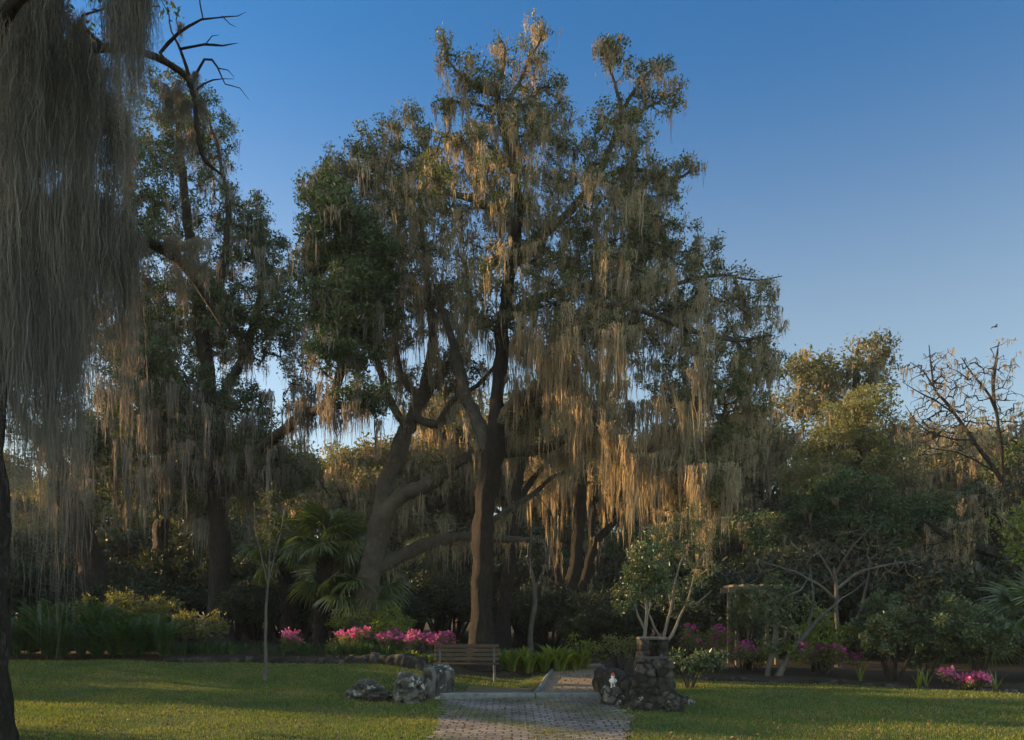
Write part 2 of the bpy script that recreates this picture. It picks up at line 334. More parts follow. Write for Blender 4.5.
M['stone'] = noisemat('stone', [(.02, .019, .017), (.04, .038, .033), (.07, .067, .06), (.1, .097, .088), (.34, .34, .32)], 6, .8, .9, .06)
M['stone_dark'] = noisemat('stone_dark', [(.016, .014, .012), (.03, .026, .021), (.055, .048, .04), (.08, .072, .06), (.26, .25, .22)], 5, .8, .9, .05)
def masonmat(name, cols, lich=.62):
    m, n, out = newmat(name); L = n.links
    a = N(n, 'ShaderNodeAttribute', attribute_name='cell'); e = N(n, 'ShaderNodeAttribute', attribute_name='face'); tc = N(n, 'ShaderNodeTexCoord')
    no = N(n, 'ShaderNodeTexNoise'); no.inputs['Scale'].default_value = 9; no.inputs['Detail'].default_value = 10; no.inputs['Roughness'].default_value = .7; L.new(tc.outputs['Object'], no.inputs[0])
    mx = N(n, 'ShaderNodeMath', operation='MULTIPLY_ADD'); L.new(no.outputs['Fac'], mx.inputs[0]); mx.inputs[1].default_value = .9; ad = N(n, 'ShaderNodeMath', operation='MULTIPLY_ADD'); L.new(a.outputs['Fac'], ad.inputs[0]); ad.inputs[1].default_value = .6; ad.inputs[2].default_value = -.25; L.new(ad.outputs[0], mx.inputs[2])
    r = ramp(n, [(i / (len(cols) - 1), c) for i, c in enumerate(cols)]); L.new(mx.outputs[0], r.inputs[0])
    l2 = N(n, 'ShaderNodeTexNoise'); l2.inputs['Scale'].default_value = 4.5; l2.inputs['Detail'].default_value = 9; l2.inputs['Roughness'].default_value = .75; L.new(tc.outputs['Object'], l2.inputs[0])
    lr = ramp(n, [(lich, (0, 0, 0)), (lich + .05, (1, 1, 1))]); L.new(l2.outputs['Fac'], lr.inputs[0])
    lm = N(n, 'ShaderNodeMix', data_type='RGBA'); L.new(lr.outputs[0], lm.inputs[0]); L.new(r.outputs[0], lm.inputs[6]); lm.inputs[7].default_value = (.36, .36, .33, 1)
    mm = N(n, 'ShaderNodeMix', data_type='RGBA'); L.new(e.outputs['Fac'], mm.inputs[0]); mm.inputs[6].default_value = (.022, .02, .016, 1); L.new(lm.outputs[2], mm.inputs[7])
    bp = N(n, 'ShaderNodeBump'); bp.inputs['Strength'].default_value = .9; bp.inputs['Distance'].default_value = .03; L.new(no.outputs['Fac'], bp.inputs['Height'])
    b = N(n, 'ShaderNodeBsdfPrincipled'); b.inputs['Roughness'].default_value = .92; b.inputs['Specular IOR Level'].default_value = .2
    L.new(mm.outputs[2], b.inputs['Base Color']); L.new(bp.outputs[0], b.inputs['Normal']); L.new(b.outputs[0], out.inputs[0]); return m
M['masonry'] = masonmat('masonry', [(.008, .007, .006), (.016, .0145, .0125), (.03, .027, .023), (.058, .053, .047), (.14, .13, .115)], .62)
M['rock'] = masonmat('rock', [(.014, .013, .011), (.034, .031, .027), (.065, .06, .054), (.11, .105, .095), (.2, .195, .18)], .55)
M['mortar'] = noisemat('mortar', [(.03, .028, .024), (.06, .055, .047)], 8, .5)
M['concrete'] = noisemat('concrete', [(.07, .075, .07), (.15, .155, .15), (.22, .22, .21)], 6, .3, .85, .01)
M['sand_path'] = noisemat('sand_path', [(.13, .09, .06), (.2, .15, .1), (.28, .215, .15)], 9, .4, .95, .02)
M['dirt'] = noisemat('dirt', [(.07, .05, .032), (.12, .085, .05), (.17, .125, .075)], 7, .4, .95, .02)
M['bench_wood'] = noisemat('bench_wood', [(.022, .012, .006), (.045, .026, .013), (.07, .042, .022)], 9, .2, .6, .004)
M['iron'] = noisemat('iron', [(.05, .055, .06), (.09, .095, .1)], 10, .1, .5, .002)

tag(strip('brick_path', 2.0, 15.62, brick_mid, brick_half, 70, 15, brick_mat(), .012, .07, 3), kind='structure')
tag(strip('garden_path', 15.95, 24.5, path_mid, lambda y: .66, 40, 9, M['sand_path'], .018, .012, 4), kind='structure')
tag(strip('dirt_patch', 15.95, 18.2, lambda y: -.28, lambda y: .72, 14, 7, M['dirt'], .012, .03, 5), kind='structure')

# kerb: two lengths of concrete with a joint
for k, (x0, x1, lab) in enumerate([(-1.42, .46, 'left length of the pale concrete kerb across the brick path'), (.475, 1.95, 'right length of the pale concrete kerb, ending at the stone pillar')]):
    b = MB(); c = ((x0 + x1) / 2, 15.8, .045); b.box((0, 0, 0), (x1 - x0, .3, .15), None, .015)
    V, F = b.arrays(); o = link('concrete_kerb', mesh('concrete_kerb', V, F, False), M['concrete'], None, c); o.rotation_euler = (0, 0, -.012 * (1 - 2 * k))
    tag(o, lab, 'kerb')
for side, lab in ((-1, 'thin concrete edging along the left side of the sandy path'), (1, 'thin concrete edging along the right side of the sandy path')):
    pts = []
    for y in np.linspace(16.0, 23.5, 24): x = path_mid(y) + side * .7; pts.append((x, y, float(terrain(x, y)) + .035))
    V, F = tube(np.array(pts), .055, 6, .06, rng_(5 + side)); tag(link('path_edging', mesh('path_edging', V, F), M['concrete']), lab, 'edging')

# ------------------------------------------------------------------ leaves, moss, growth
def rand_unit(r, n):
    v = r.normal(size=(n, 3)); return v / np.linalg.norm(v, axis=1)[:, None]
def leaf_cloud(c, l, w, r, up=0.25, dirs=None, fold=.12):
    n = len(c); l = np.broadcast_to(l, (n,)); w = np.broadcast_to(w, (n,))
    d = rand_unit(r, n) if dirs is None else dirs
    d = d + np.array([0, 0, up]); d /= np.linalg.norm(d, axis=1)[:, None] + 1e-9
    s = np.cross(d, rand_unit(r, n)); s /= np.linalg.norm(s, axis=1)[:, None] + 1e-9
    nn = np.cross(s, d)
    mid = c + d * (l * .45)[:, None] + nn * (l * fold)[:, None]
    V = np.stack([c, mid + s * (w / 2)[:, None], c + d * l[:, None], mid - s * (w / 2)[:, None]], 1)
    F = np.arange(4 * n).reshape(n, 4)
    return V.reshape(-1, 3), F
def leaf_tufts(tips, k, R, l, w, r, up=.25, flat=.7):
    n = len(tips); kk = np.maximum(1, (k * r.uniform(.45, 1.5, n)).astype(int)) if np.isscalar(k) else np.maximum(0, np.asarray(k, int))
    c = np.repeat(tips, kk, 0); m = len(c)
    off = rand_unit(r, m) * (R * r.uniform(0.05, 1, m) ** .6)[:, None]; off[:, 2] *= flat
    s = r.lognormal(0, .28, m)
    return leaf_cloud(c + off, l * s, w * s, r, up)
def moss_hanks(A, L, R, ns, seg, wd, r, frizz=0.0, fuzz=2.0, fl=.075):
    """hanks of hanging strands: anchors A, lengths L, radii R, ns strands each, seg pieces, ribbon width wd; fuzz = side curls per strand"""
    A = np.asarray(A, float); n = len(A); L = np.broadcast_to(L, (n,)); R = np.broadcast_to(R, (n,)); ns = np.broadcast_to(ns, (n,)).astype(int)
    if n == 0 or ns.sum() == 0: return np.zeros((0, 3)), np.zeros((0, 4), int)
    # strands gather round a few cores, so a hank is uneven: two or three tails of different length
    core = r.normal(0, .55, (n, 3, 2)); clen = r.uniform(.45, 1.05, (n, 3)); clen[:, 0] = 1
    hid = np.repeat(np.arange(n), ns); m = len(hid); ci = r.integers(0, 3, m)
    a = A[hid]; l = L[hid]; rr = R[hid]
    off2 = core[hid, ci] * rr[:, None] + r.normal(0, .36, (m, 2)) * rr[:, None]
    dist = np.linalg.norm(off2 - core[hid, ci] * rr[:, None], axis=1) / (rr + 1e-6)
    ll = l * clen[hid, ci] * np.clip(1.05 - .6 * dist, .2, 1) * (.22 + .9 * r.uniform(0, 1, m) ** 1.5)
    t = np.linspace(0, 1, seg + 1)
    amp = (.014 + .05 * frizz) * np.minimum(1.4, l)
    step = r.normal(0, 1, (m, seg + 1, 2)) * amp[:, None, None]; step[:, 0] = 0
    wob = np.cumsum(step, 1) * .7
    pull = core[hid, ci] * rr[:, None]
    pts = np.zeros((m, seg + 1, 3))
    pts[:, :, :2] = a[:, None, :2] + pull[:, None] + (off2 - pull)[:, None] * (1 - .85 * t[None, :, None]) + wob
    pts[:, :, 2] = a[:, None, 2] + r.uniform(-.12, .1, m)[:, None] * np.minimum(rr, .3)[:, None] - ll[:, None] * t[None]
    th = r.uniform(0, np.pi, m)[:, None] + np.cumsum(r.normal(0, .6, (m, seg + 1)), 1)
    prof = np.interp(t, [0, .15, .6, 1], [.6, 1, .8, .06]) * wd
    wv = prof[None] * r.uniform(.5, 1.5, (m, 1)) * r.uniform(.5, 1.5, (m, seg + 1))
    s = np.stack([np.cos(th), np.sin(th), np.zeros_like(th)], -1) * wv[..., None] / 2
    V = np.stack([pts - s, pts + s], 2)
    b = (np.arange(m) * (seg + 1) * 2)[:, None] + np.arange(seg)[None] * 2
    F = np.stack([b, b + 1, b + 3, b + 2], -1).reshape(-1, 4)
    V = V.reshape(-1, 3)
    nf = int(m * fuzz)
    if nf:
        k = r.integers(0, m, nf); q = r.uniform(0, .95, nf) * seg; q0 = q.astype(int); f = (q - q0)[:, None]
        c = pts[k, q0] * (1 - f) + pts[k, q0 + 1] * f
        d = rand_unit(r, nf); d[:, 2] = -np.abs(d[:, 2]) * r.uniform(.2, 2.2, nf)
        V2, F2 = leaf_cloud(c, fl * r.uniform(.4, 1.5, nf), wd * r.uniform(.35, .7, nf), r, 0, d / np.linalg.norm(d, axis=1)[:, None], .2)
        F = np.concatenate([F, F2 + len(V)]); V = np.concatenate([V, V2])
    return V, F

def grow(limbs, tips, r, step=.42, jit=.1, up=.15):
    """joins every tip to the nearest wood, giving a branching skeleton; limbs = list of arrays xyz+r"""
    lp = np.concatenate([l[:, :3] for l in limbs]); lr = np.concatenate([l[:, 3] for l in limbs])
    cap = len(lp) + len(tips) * 24
    pos = np.zeros((cap, 3)); par = np.full(cap, -1); n = len(lp); pos[:n] = lp; n0 = n
    d0 = np.array([np.min(np.sum((lp - t) ** 2, 1)) for t in tips]) if len(tips) else np.zeros(0)
    tipn = []
    order = np.argsort(d0)
    for t in tips[order]:
        v = pos[:n] - t
        dd = np.sqrt(np.sum(v * v, 1)) * (1 + .25 * np.clip(v[:, 2], 0, 1))     # growing down costs more than growing up
        j = int(np.argmin(dd)); a = pos[j]; D = np.linalg.norm(t - a); k = max(1, min(22, int(math.ceil(D / step))))
        prev = j
        for q in range(1, k + 1):
            f = q / k; x = a + (t - a) * f
            if q < k: x = x + r.normal(0, jit, 3) * min(1, D) ; x[2] += up * D * f * (1 - f)
            pos[n] = x; par[n] = prev; prev = n; n += 1
        tipn.append(n - 1)
    pos = pos[:n]; par = par[:n]; cnt = np.zeros(n); cnt[tipn] = 1
    for q in range(n - 1, n0 - 1, -1): cnt[par[q]] += cnt[q]
    return pos, par, cnt, np.array(tipn, int), n0, lr, order
def branch_mesh(pos, par, cnt, tipn, n0, lr, b, rt=.008, ex=.45, sides=5):
    rad = rt * np.maximum(cnt, 1) ** ex
    done = np.zeros(len(pos), bool); done[:n0] = True
    for t in tipn:
        ch = [t]
        while not done[ch[-1]]:
            done[ch[-1]] = True; ch.append(par[ch[-1]])
        if len(ch) < 2: continue
        ch = ch[::-1]; q = pos[ch]; rr = rad[ch].copy()
        if ch[0] < n0: rr = np.minimum(rr, lr[ch[0]] * .85)
        rr[0] = min(rr[1] * 1.1, rr[0]); rr[-1] *= .45
        b.add(*tube(q, rr, sides if rr[0] < .05 else 7))

TIPX = 1.0
def blob_points(blobs, d, r):
    """blobs (cx, cy, rx, ry, n, depth offset, depth radius) in picture columns/rows at distance d -> points in space, row of blob index"""
    out, idx = [], []
    for bi, bl in enumerate(blobs):
        cx, cy, rx, ry, n = bl[:5]; n = int(n * TIPX); dd = bl[5] if len(bl) > 5 else 0; dr = bl[6] if len(bl) > 6 else min(3.2, 1.1 * rx / FPX * d)
        v = rand_unit(r, n) * (r.uniform(0, 1, n) ** .42)[:, None]
        dep = d + dd
        for q in v: out.append(P(cx + q[0] * rx, cy + q[2] * ry, dep) + np.array([0, q[1] * dr, 0])); idx.append(bi)
    return np.array(out).reshape(-1, 3), np.array(idx, int)
def to_limb(pts, d, step=.22):
    """rows (column, row, depth offset, radius in pixels)"""
    q = [np.append(P(p[0], p[1], d + p[2]), p[3] * (d + p[2]) / FPX) for p in pts]
    q = spline(q, step); n = len(q)
    if n > 4:                                            # old wood is never a smooth hose
        rk = rng_(int(abs(pts[0][0]) * 7 + abs(pts[-1][1]) * 13) % 99991); k = rk.normal(0, 1, (n, 3)); k = (k + np.roll(k, 1, 0) + np.roll(k, -1, 0)) / 2.2; w = np.sin(np.linspace(0, np.pi, n)) ** .5
        q[:, :3] += k * (q[:, 3] * .09 + .012)[:, None] * w[:, None]; q[:, 3] *= 1 + .07 * rk.normal(0, 1, n) * w
    return q

def oak(name, label, cat, d, trunk, limbs, blobs, seed, bark='oak_bark', lbark='limb_bark', leaf='oak_leaf', moss='moss', leafk=34, leafR=.33, leafs=(.085, .042),
        mossp=.5, mossL=(.4, 1.5), mossn=12, mossw=.022, mosslimb=.25, hanks=(), group=None, branch_rt=.009, seg=5, limb_name='limb', flat=.7, mossR=(.08, .26), hank_frizz=.12, hank_w=None, fuzz=2.0, fl=.075):
    r = rng_(seed)
    tr = to_limb(trunk, d); base = np.array([tr[0][0], tr[0][1], float(terrain(tr[0][0], tr[0][1]))])
    root = thing(name, label, cat, base, group)
    tr2 = tr.copy(); h = tr2[:, 2] - base[2]
    tr2[:, 3] *= 1 + .45 * np.exp(-np.clip(h, 0, 9) / .3)      # root flare
    tr2 = np.vstack([[*(tr2[0][:3] - [0, 0, .4]), tr2[0][3] * 1.25], tr2])
    V, F = tube(tr2[:, :3] - base, tr2[:, 3], 28, .085, r); link('trunk', mesh('trunk', V, F), M[bark], root)
    ls = [to_limb(l, d) for l in limbs]
    for l in ls:
        V, F = tube(l[:, :3] - base, l[:, 3], 14, .10, r); link(limb_name, mesh(limb_name, V, F), M[lbark], root)
    tips, bi = blob_points(blobs, d, r)
    up_tr = tr[len(tr) // 3:]
    pos, par, cnt, tipn, n0, lr, order = grow([up_tr] + ls, tips, r)
    # some sprays are leafy, others mostly moss
    cen = tips[r.integers(0, max(1, len(tips)), max(4, len(tips) // 26))] if len(tips) else np.zeros((1, 3)); lf = r.uniform(.25, 1.9, len(cen)) ** 1.1
    q = np.array([int(np.argmin(np.sum((cen - t) ** 2, 1))) for t in tips[order]], int) if len(tips) else np.zeros(0, int); lfac = lf[q] if len(q) else np.zeros(0)
    b = MB(); branch_mesh(pos - base, par, cnt, tipn, n0, lr, b, branch_rt); V, F = b.arrays(); link('branches', mesh('branches', V, F), M[lbark], root)
    if leafk:
        tp = pos[tipn]; pa = pos[par[tipn]]
        k = (leafk * lfac * r.uniform(.5, 1.4, len(tp))).astype(int)
        A, FA = leaf_tufts(tp - base, k, leafR, *leafs, r, .2, flat); B, FB = leaf_tufts(pa - base, (k * .4).astype(int), leafR * .8, *leafs, r, .2, flat)
        m = MB(); m.add(A, FA); m.add(B, FB); V, F = m.arrays(); link('crown', mesh('crown', V, F, False), M[leaf], root)
    m = MB(); any_m = False
    if mossp:
        cand = np.concatenate([tipn, np.arange(n0, len(pos))]); mp = np.concatenate([np.clip(1.75 - lfac, .25, 1.5), np.full(len(pos) - n0, .9)]); q = cand[r.uniform(0, 1, len(cand)) < mossp * .8 * mp]
        an = pos[q] + r.normal(0, .08, (len(q), 3)); L = mossL[0] + (mossL[1] - mossL[0]) * r.uniform(0, 1, len(q)) ** 1.7
        m.add(*moss_hanks(an - base, L, r.uniform(*mossR, len(q)), np.maximum(4, (mossn * r.uniform(.5, 1.6, len(q)))).astype(int), seg, mossw, r, .12, fuzz, fl)); any_m = True
    if mosslimb and ls:
        an = np.concatenate([l[:, :3] - [0, 0, 1] * l[:, 3:4] * .6 for l in ls]); an = np.repeat(an, 2, 0); an = an[r.uniform(0, 1, len(an)) < mosslimb] + r.normal(0, .1, (1, 3)) * [1, 1, 0]
        L = mossL[0] + (mossL[1] - mossL[0]) * r.uniform(0, 1, len(an)) ** 1.5
        m.add(*moss_hanks(an - base, L, r.uniform(*mossR, len(an)), mossn, seg, mossw, r, .12, fuzz, fl)); any_m = True
    for (x0, x1, y0, y1, n, La, Lb, dd, dr, ns, R) in hanks:      # curtains of moss: hung from the branch next to each spot
        for _ in range(n):
            p = P(r.uniform(x0, x1), r.uniform(y0, y1), d + dd) + np.array([0, r.normal(0, dr), 0])
            j = int(np.argmin(np.sum((pos - p) ** 2, 1))); off = p - pos[j]; ln = np.linalg.norm(off)
            if ln > .5: p = pos[j] + off * (.5 / ln)
            m.add(*moss_hanks([p - base], r.uniform(La, Lb), R * r.uniform(.6, 1.4), ns, seg + 1, hank_w or mossw, r, hank_frizz, fuzz, fl)); any_m = True
    if any_m:
        V, F = m.arrays(); link('hanging_moss', mesh('hanging_moss', V, F, False), M[moss], root)
    return root
#PARTTWO
TIPX = 1.2
# ------------------------------------------------------------------ the oaks in front
oak('live_oak', 'tallest oak, its dark straight trunk rising behind the bench and grey moss all over', 'oak tree', 21,
    [(482.5, 655, .5, 13.50), (482.5, 620, .5, 11.43), (482.5, 590, .5, 10.80), (484, 546, .5, 10.35), (485, 508, .5, 10.35), (489, 480, .5, 10.80), (494, 450, .5, 9.45), (498, 400, .5, 7.65), (501, 343, .5, 6.75), (505, 310, .5, 6.30), (513, 260, .3, 5.58), (519, 215, 0, 4.95), (514, 170, 0, 4.14), (501, 122, 0, 3.60), (497, 93, 0, 2.70)],
    [[(500, 425, .5, 7.5), (516, 404, 0, 7), (540, 388, -.5, 6.5), (556, 377, -.8, 6), (580, 345, -1, 5), (600, 305, -1.2, 4), (622, 265, -1.2, 3), (650, 235, -1, 2)],
     [(556, 377, -.8, 5.5), (577, 386, -1.4, 5.5), (592, 410, -1.8, 5), (613, 440, -2.2, 4.5), (640, 456, -2.4, 3.6), (690, 470, -2.6, 2.6), (722, 500, -2.6, 1.4)],
     [(488, 452, .5, 6.5), (478, 422, .9, 6.5), (467, 396, 1.3, 6), (457, 360, 1.5, 5.3), (450, 332, 1.6, 4), (441, 306, 1.6, 2.6), (434, 284, 1.4, 1.3)],
     [(517, 228, 0, 4), (500, 214, -.4, 4), (475, 200, -.8, 3.4), (447, 191, -1, 2.6), (425, 172, -1, 1.6)],
     [(511, 268, .3, 4.5), (545, 235, .6, 4), (575, 205, .8, 3.8), (597, 178, .6, 3.4), (608, 152, .4, 3), (617, 128, .3, 2.6), (621, 108, .2, 2.2), (614, 84, .1, 1.5), (609, 62, 0, 1.1), (609, 36, 0, .6)],
     [(597, 178, .6, 2.4), (625, 170, .4, 2.2), (652, 172, .2, 1.8), (676, 178, 0, 1.3), (700, 165, 0, .7)],
     [(619, 116, .2, 1.8), (634, 90, -.2, 1.5), (648, 73, -.3, 1.1), (674, 56, -.4, .6)],
     [(621, 122, .2, 1.5), (645, 108, .3, 1.2), (664, 98, .4, 1), (682, 88, .4, .6)],
     [(497, 95, 0, 2.4), (486, 92, -.2, 2), (472, 84, -.3, 1.7), (457, 72, -.4, 1.3), (447, 58, -.4, 1), (443, 32, -.5, .6)],
     [(497, 96, 0, 2.4), (502, 74, .2, 1.8), (506, 52, .3, 1.2), (498, 36, .3, .6)],
     [(500, 112, 0, 2.4), (516, 88, .3, 2), (529, 62, .5, 1.4), (541, 40, .6, .9), (546, 22, .6, .5)],
     [(497, 110, 0, 1.6), (470, 104, .2, 1.2), (440, 100, .3, .7)],
     [(504, 320, .5, 5), (530, 300, 1.5, 4.5), (570, 290, 2, 4), (620, 292, 2.2, 3.2), (670, 285, 2, 2.4), (715, 275, 1.6, 1.6), (755, 280, 1.4, .9), (782, 276, 1.3, .5)],
     [(600, 305, -1.2, 3.4), (640, 310, -1.4, 3), (690, 330, -1.6, 2.4), (735, 340, -1.6, 1.8), (770, 335, -1.5, 1)],
     [(640, 456, -2.4, 2.6), (670, 430, -2, 2.2), (705, 400, -1.6, 1.8), (745, 385, -1.4, 1)]],
    [(446, 48, 10, 22, 9, -.4, .4), (475, 78, 26, 24, 20, -.2, .8), (503, 58, 18, 28, 17, .2, .6), (535, 58, 20, 38, 22, .5, .7), (500, 108, 44, 24, 42, 0, 1.2), (545, 112, 28, 28, 40, .3, 1),
     (446, 108, 14, 12, 10, .2, .4), (610, 54, 20, 22, 18, 0, .5), (652, 76, 30, 22, 20, -.2, .6), (676, 96, 10, 14, 7, .3, .3), (626, 116, 38, 30, 32, .2, .9), (690, 168, 16, 10, 9, 0, .3),
     (515, 160, 58, 32, 120, 0, 2.2), (600, 165, 55, 38, 100, .3, 2), (650, 182, 32, 32, 46, .2, 1.2), (465, 150, 32, 28, 36, -.4, 1.2),
     (500, 222, 62, 46, 120, -.2, 2.8), (588, 238, 70, 48, 170, 0, 3), (655, 250, 42, 50, 85, .3, 1.8), (438, 190, 24, 30, 26, -.8, 1), (700, 255, 22, 20, 20, 1, .8),
     (520, 302, 66, 40, 120, .2, 3), (610, 312, 74, 42, 160, 0, 3.2), (690, 315, 50, 45, 110, .3, 2.2), (742, 300, 34, 32, 50, 1.3, 1.3), (748, 355, 32, 42, 70, -1, 1.5), (690, 385, 55, 40, 90, -1.4, 2), (600, 335, 55, 26, 70, -1.4, 1.4),
     (735, 430, 32, 50, 70, -1.5, 1.6), (700, 490, 34, 34, 36, -2.4, 1.2), (770, 375, 14, 34, 18, -1.3, .8), (768, 288, 12, 10, 9, 1.3, .4)],
    11, leafk=27, leafR=.25, leafs=(.072, .035), mossp=.66, mossL=(.25, 1.15), mossn=18, mossw=.02, mosslimb=.12,
    hanks=[(508, 565, 318, 385, 78, 0.66, 2.28, -.6, 1.0, 27, .15), (550, 630, 335, 430, 91, 0.66, 2.40, -1.4, 1.0, 27, .15), (600, 685, 395, 470, 83, 0.66, 2.40, -2.2, 1.0, 27, .15),
           (655, 728, 420, 510, 59, 0.55, 2.04, -2.4, .9, 27, .15), (700, 728, 515, 545, 6, 0.66, 1.32, -2.5, .4, 27, .12), (455, 500, 290, 350, 31, 0.55, 1.68, 1, 1, 25, .15), (618, 672, 190, 240, 26, 0.88, 2.88, .2, .6, 27, .14),
           (560, 615, 235, 265, 18, 0.88, 2.40, 0, 1.2, 27, .14), (460, 545, 165, 235, 33, 0.44, 1.56, -.4, 1, 25, .14), (655, 700, 290, 410, 39, 0.55, 1.92, -1, 1.4, 25, .14), (735, 775, 320, 390, 18, 0.44, 1.44, -1, .9, 25, .14), (520, 640, 290, 330, 39, 0.44, 1.44, 0, 1.6, 22, .14)], branch_rt=.0085)

oak('live_oak', 'leaning forked oak with long low limbs, standing behind the palm', 'oak tree', 24.6,
    [(363, 650, 0, 12.18), (365, 620, 0, 11.31), (367, 600, 0, 10.88), (371, 570, 0, 10.70), (376, 540, 0, 10.88), (381, 515, 0, 10.01), (386, 487, 0, 8.70), (396, 459, 0, 7.83), (406, 431, 0, 7.39), (415, 410, .3, 6.96), (424, 392, .5, 6.09), (429, 360, .6, 4.79), (432, 325, .6, 3.92), (428, 285, .4, 3.13), (422, 240, .2, 2.44), (420, 190, 0, 1.74), (428, 150, 0, 1.04)],
    [[(378, 530, 0, 8.70), (390, 509, -.2, 8.27), (404, 497, -.4, 7.39), (435, 480, -.7, 6.96), (456, 462, -.9, 6.09), (477, 456, -1.1, 5.66), (520, 452, -1.4, 5.05), (547, 447, -1.7, 4.70), (571, 434, -2, 3.83), (590, 412, -2.3, 2.61)],
     [(370, 572, 0, 7.83), (389, 562, .4, 7.39), (405, 553, .6, 6.53), (436, 542, .8, 5.66), (473, 537, 1.2, 4.79), (510, 540, 1.4, 3.92), (529, 539, 1.6, 2.09)],
     [(416, 408, .3, 5.22), (432, 385, .9, 5.22), (447, 368, 1.3, 4.35), (460, 340, 1.6, 3.48), (470, 300, 1.8, 2.61), (465, 260, 1.8, 1.74)],
     [(408, 428, 0, 4.35), (392, 405, -.4, 4.00), (380, 370, -.6, 3.48), (376, 330, -.6, 2.96), (384, 290, -.6, 2.61), (378, 240, -.6, 1.91), (368, 190, -.5, 1.22), (350, 165, -.4, 0.70)],
     [(420, 400, .4, 4.35), (400, 372, 1, 3.48), (396, 330, 1.2, 2.96), (402, 280, 1.2, 2.26), (396, 220, 1, 1.57), (388, 150, 1, 0.78)],
     [(415, 418, 0, 3.92), (437, 424, -.6, 3.92), (452, 400, -1, 3.13), (478, 385, -1.3, 2.26), (500, 360, -1.6, 1.39)],
     [(492, 520, 0, 3.13), (518, 505, .4, 3.13), (537, 490, .6, 2.61), (556, 475, .6, 1.74), (580, 470, .8, 1.04)]],
    [(390, 150, 36, 24, 55, 0, 1.5), (432, 160, 22, 36, 42, 0, 1.2), (368, 180, 46, 32, 75, 0, 2), (420, 212, 44, 40, 85, 0, 2.2), (400, 262, 54, 46, 110, 0, 2.5), (445, 295, 38, 40, 75, .6, 2), (385, 322, 46, 32, 60, 0, 2),
     (335, 168, 20, 12, 14, 0, .5), (410, 118, 30, 10, 12, 0, .6), (455, 370, 30, 30, 30, 0, 1.5), (400, 385, 40, 20, 24, 0, 1.5), (590, 440, 24, 20, 24, -3.6, 1), (520, 420, 30, 18, 22, -3, 1)],
    12, bark='limb_bark', leafk=28, leafR=.28, leafs=(.08, .04), mossp=.66, mossL=(.3, 1.5), mossn=15, mossw=.026, mosslimb=.5,
    hanks=[(345, 420, 190, 270, 30, .8, 2.4, -.4, 1.4, 26, .26), (370, 470, 290, 380, 40, .7, 2.2, 0, 1.6, 26, .24), (430, 560, 440, 475, 12, .4, 1.1, -1.2, .5, 18, .14), (530, 600, 440, 470, 18, .6, 1.8, -2, 1, 20, .16), (425, 530, 535, 548, 12, .5, 1.6, 1, .4, 16, .14)], group=None)

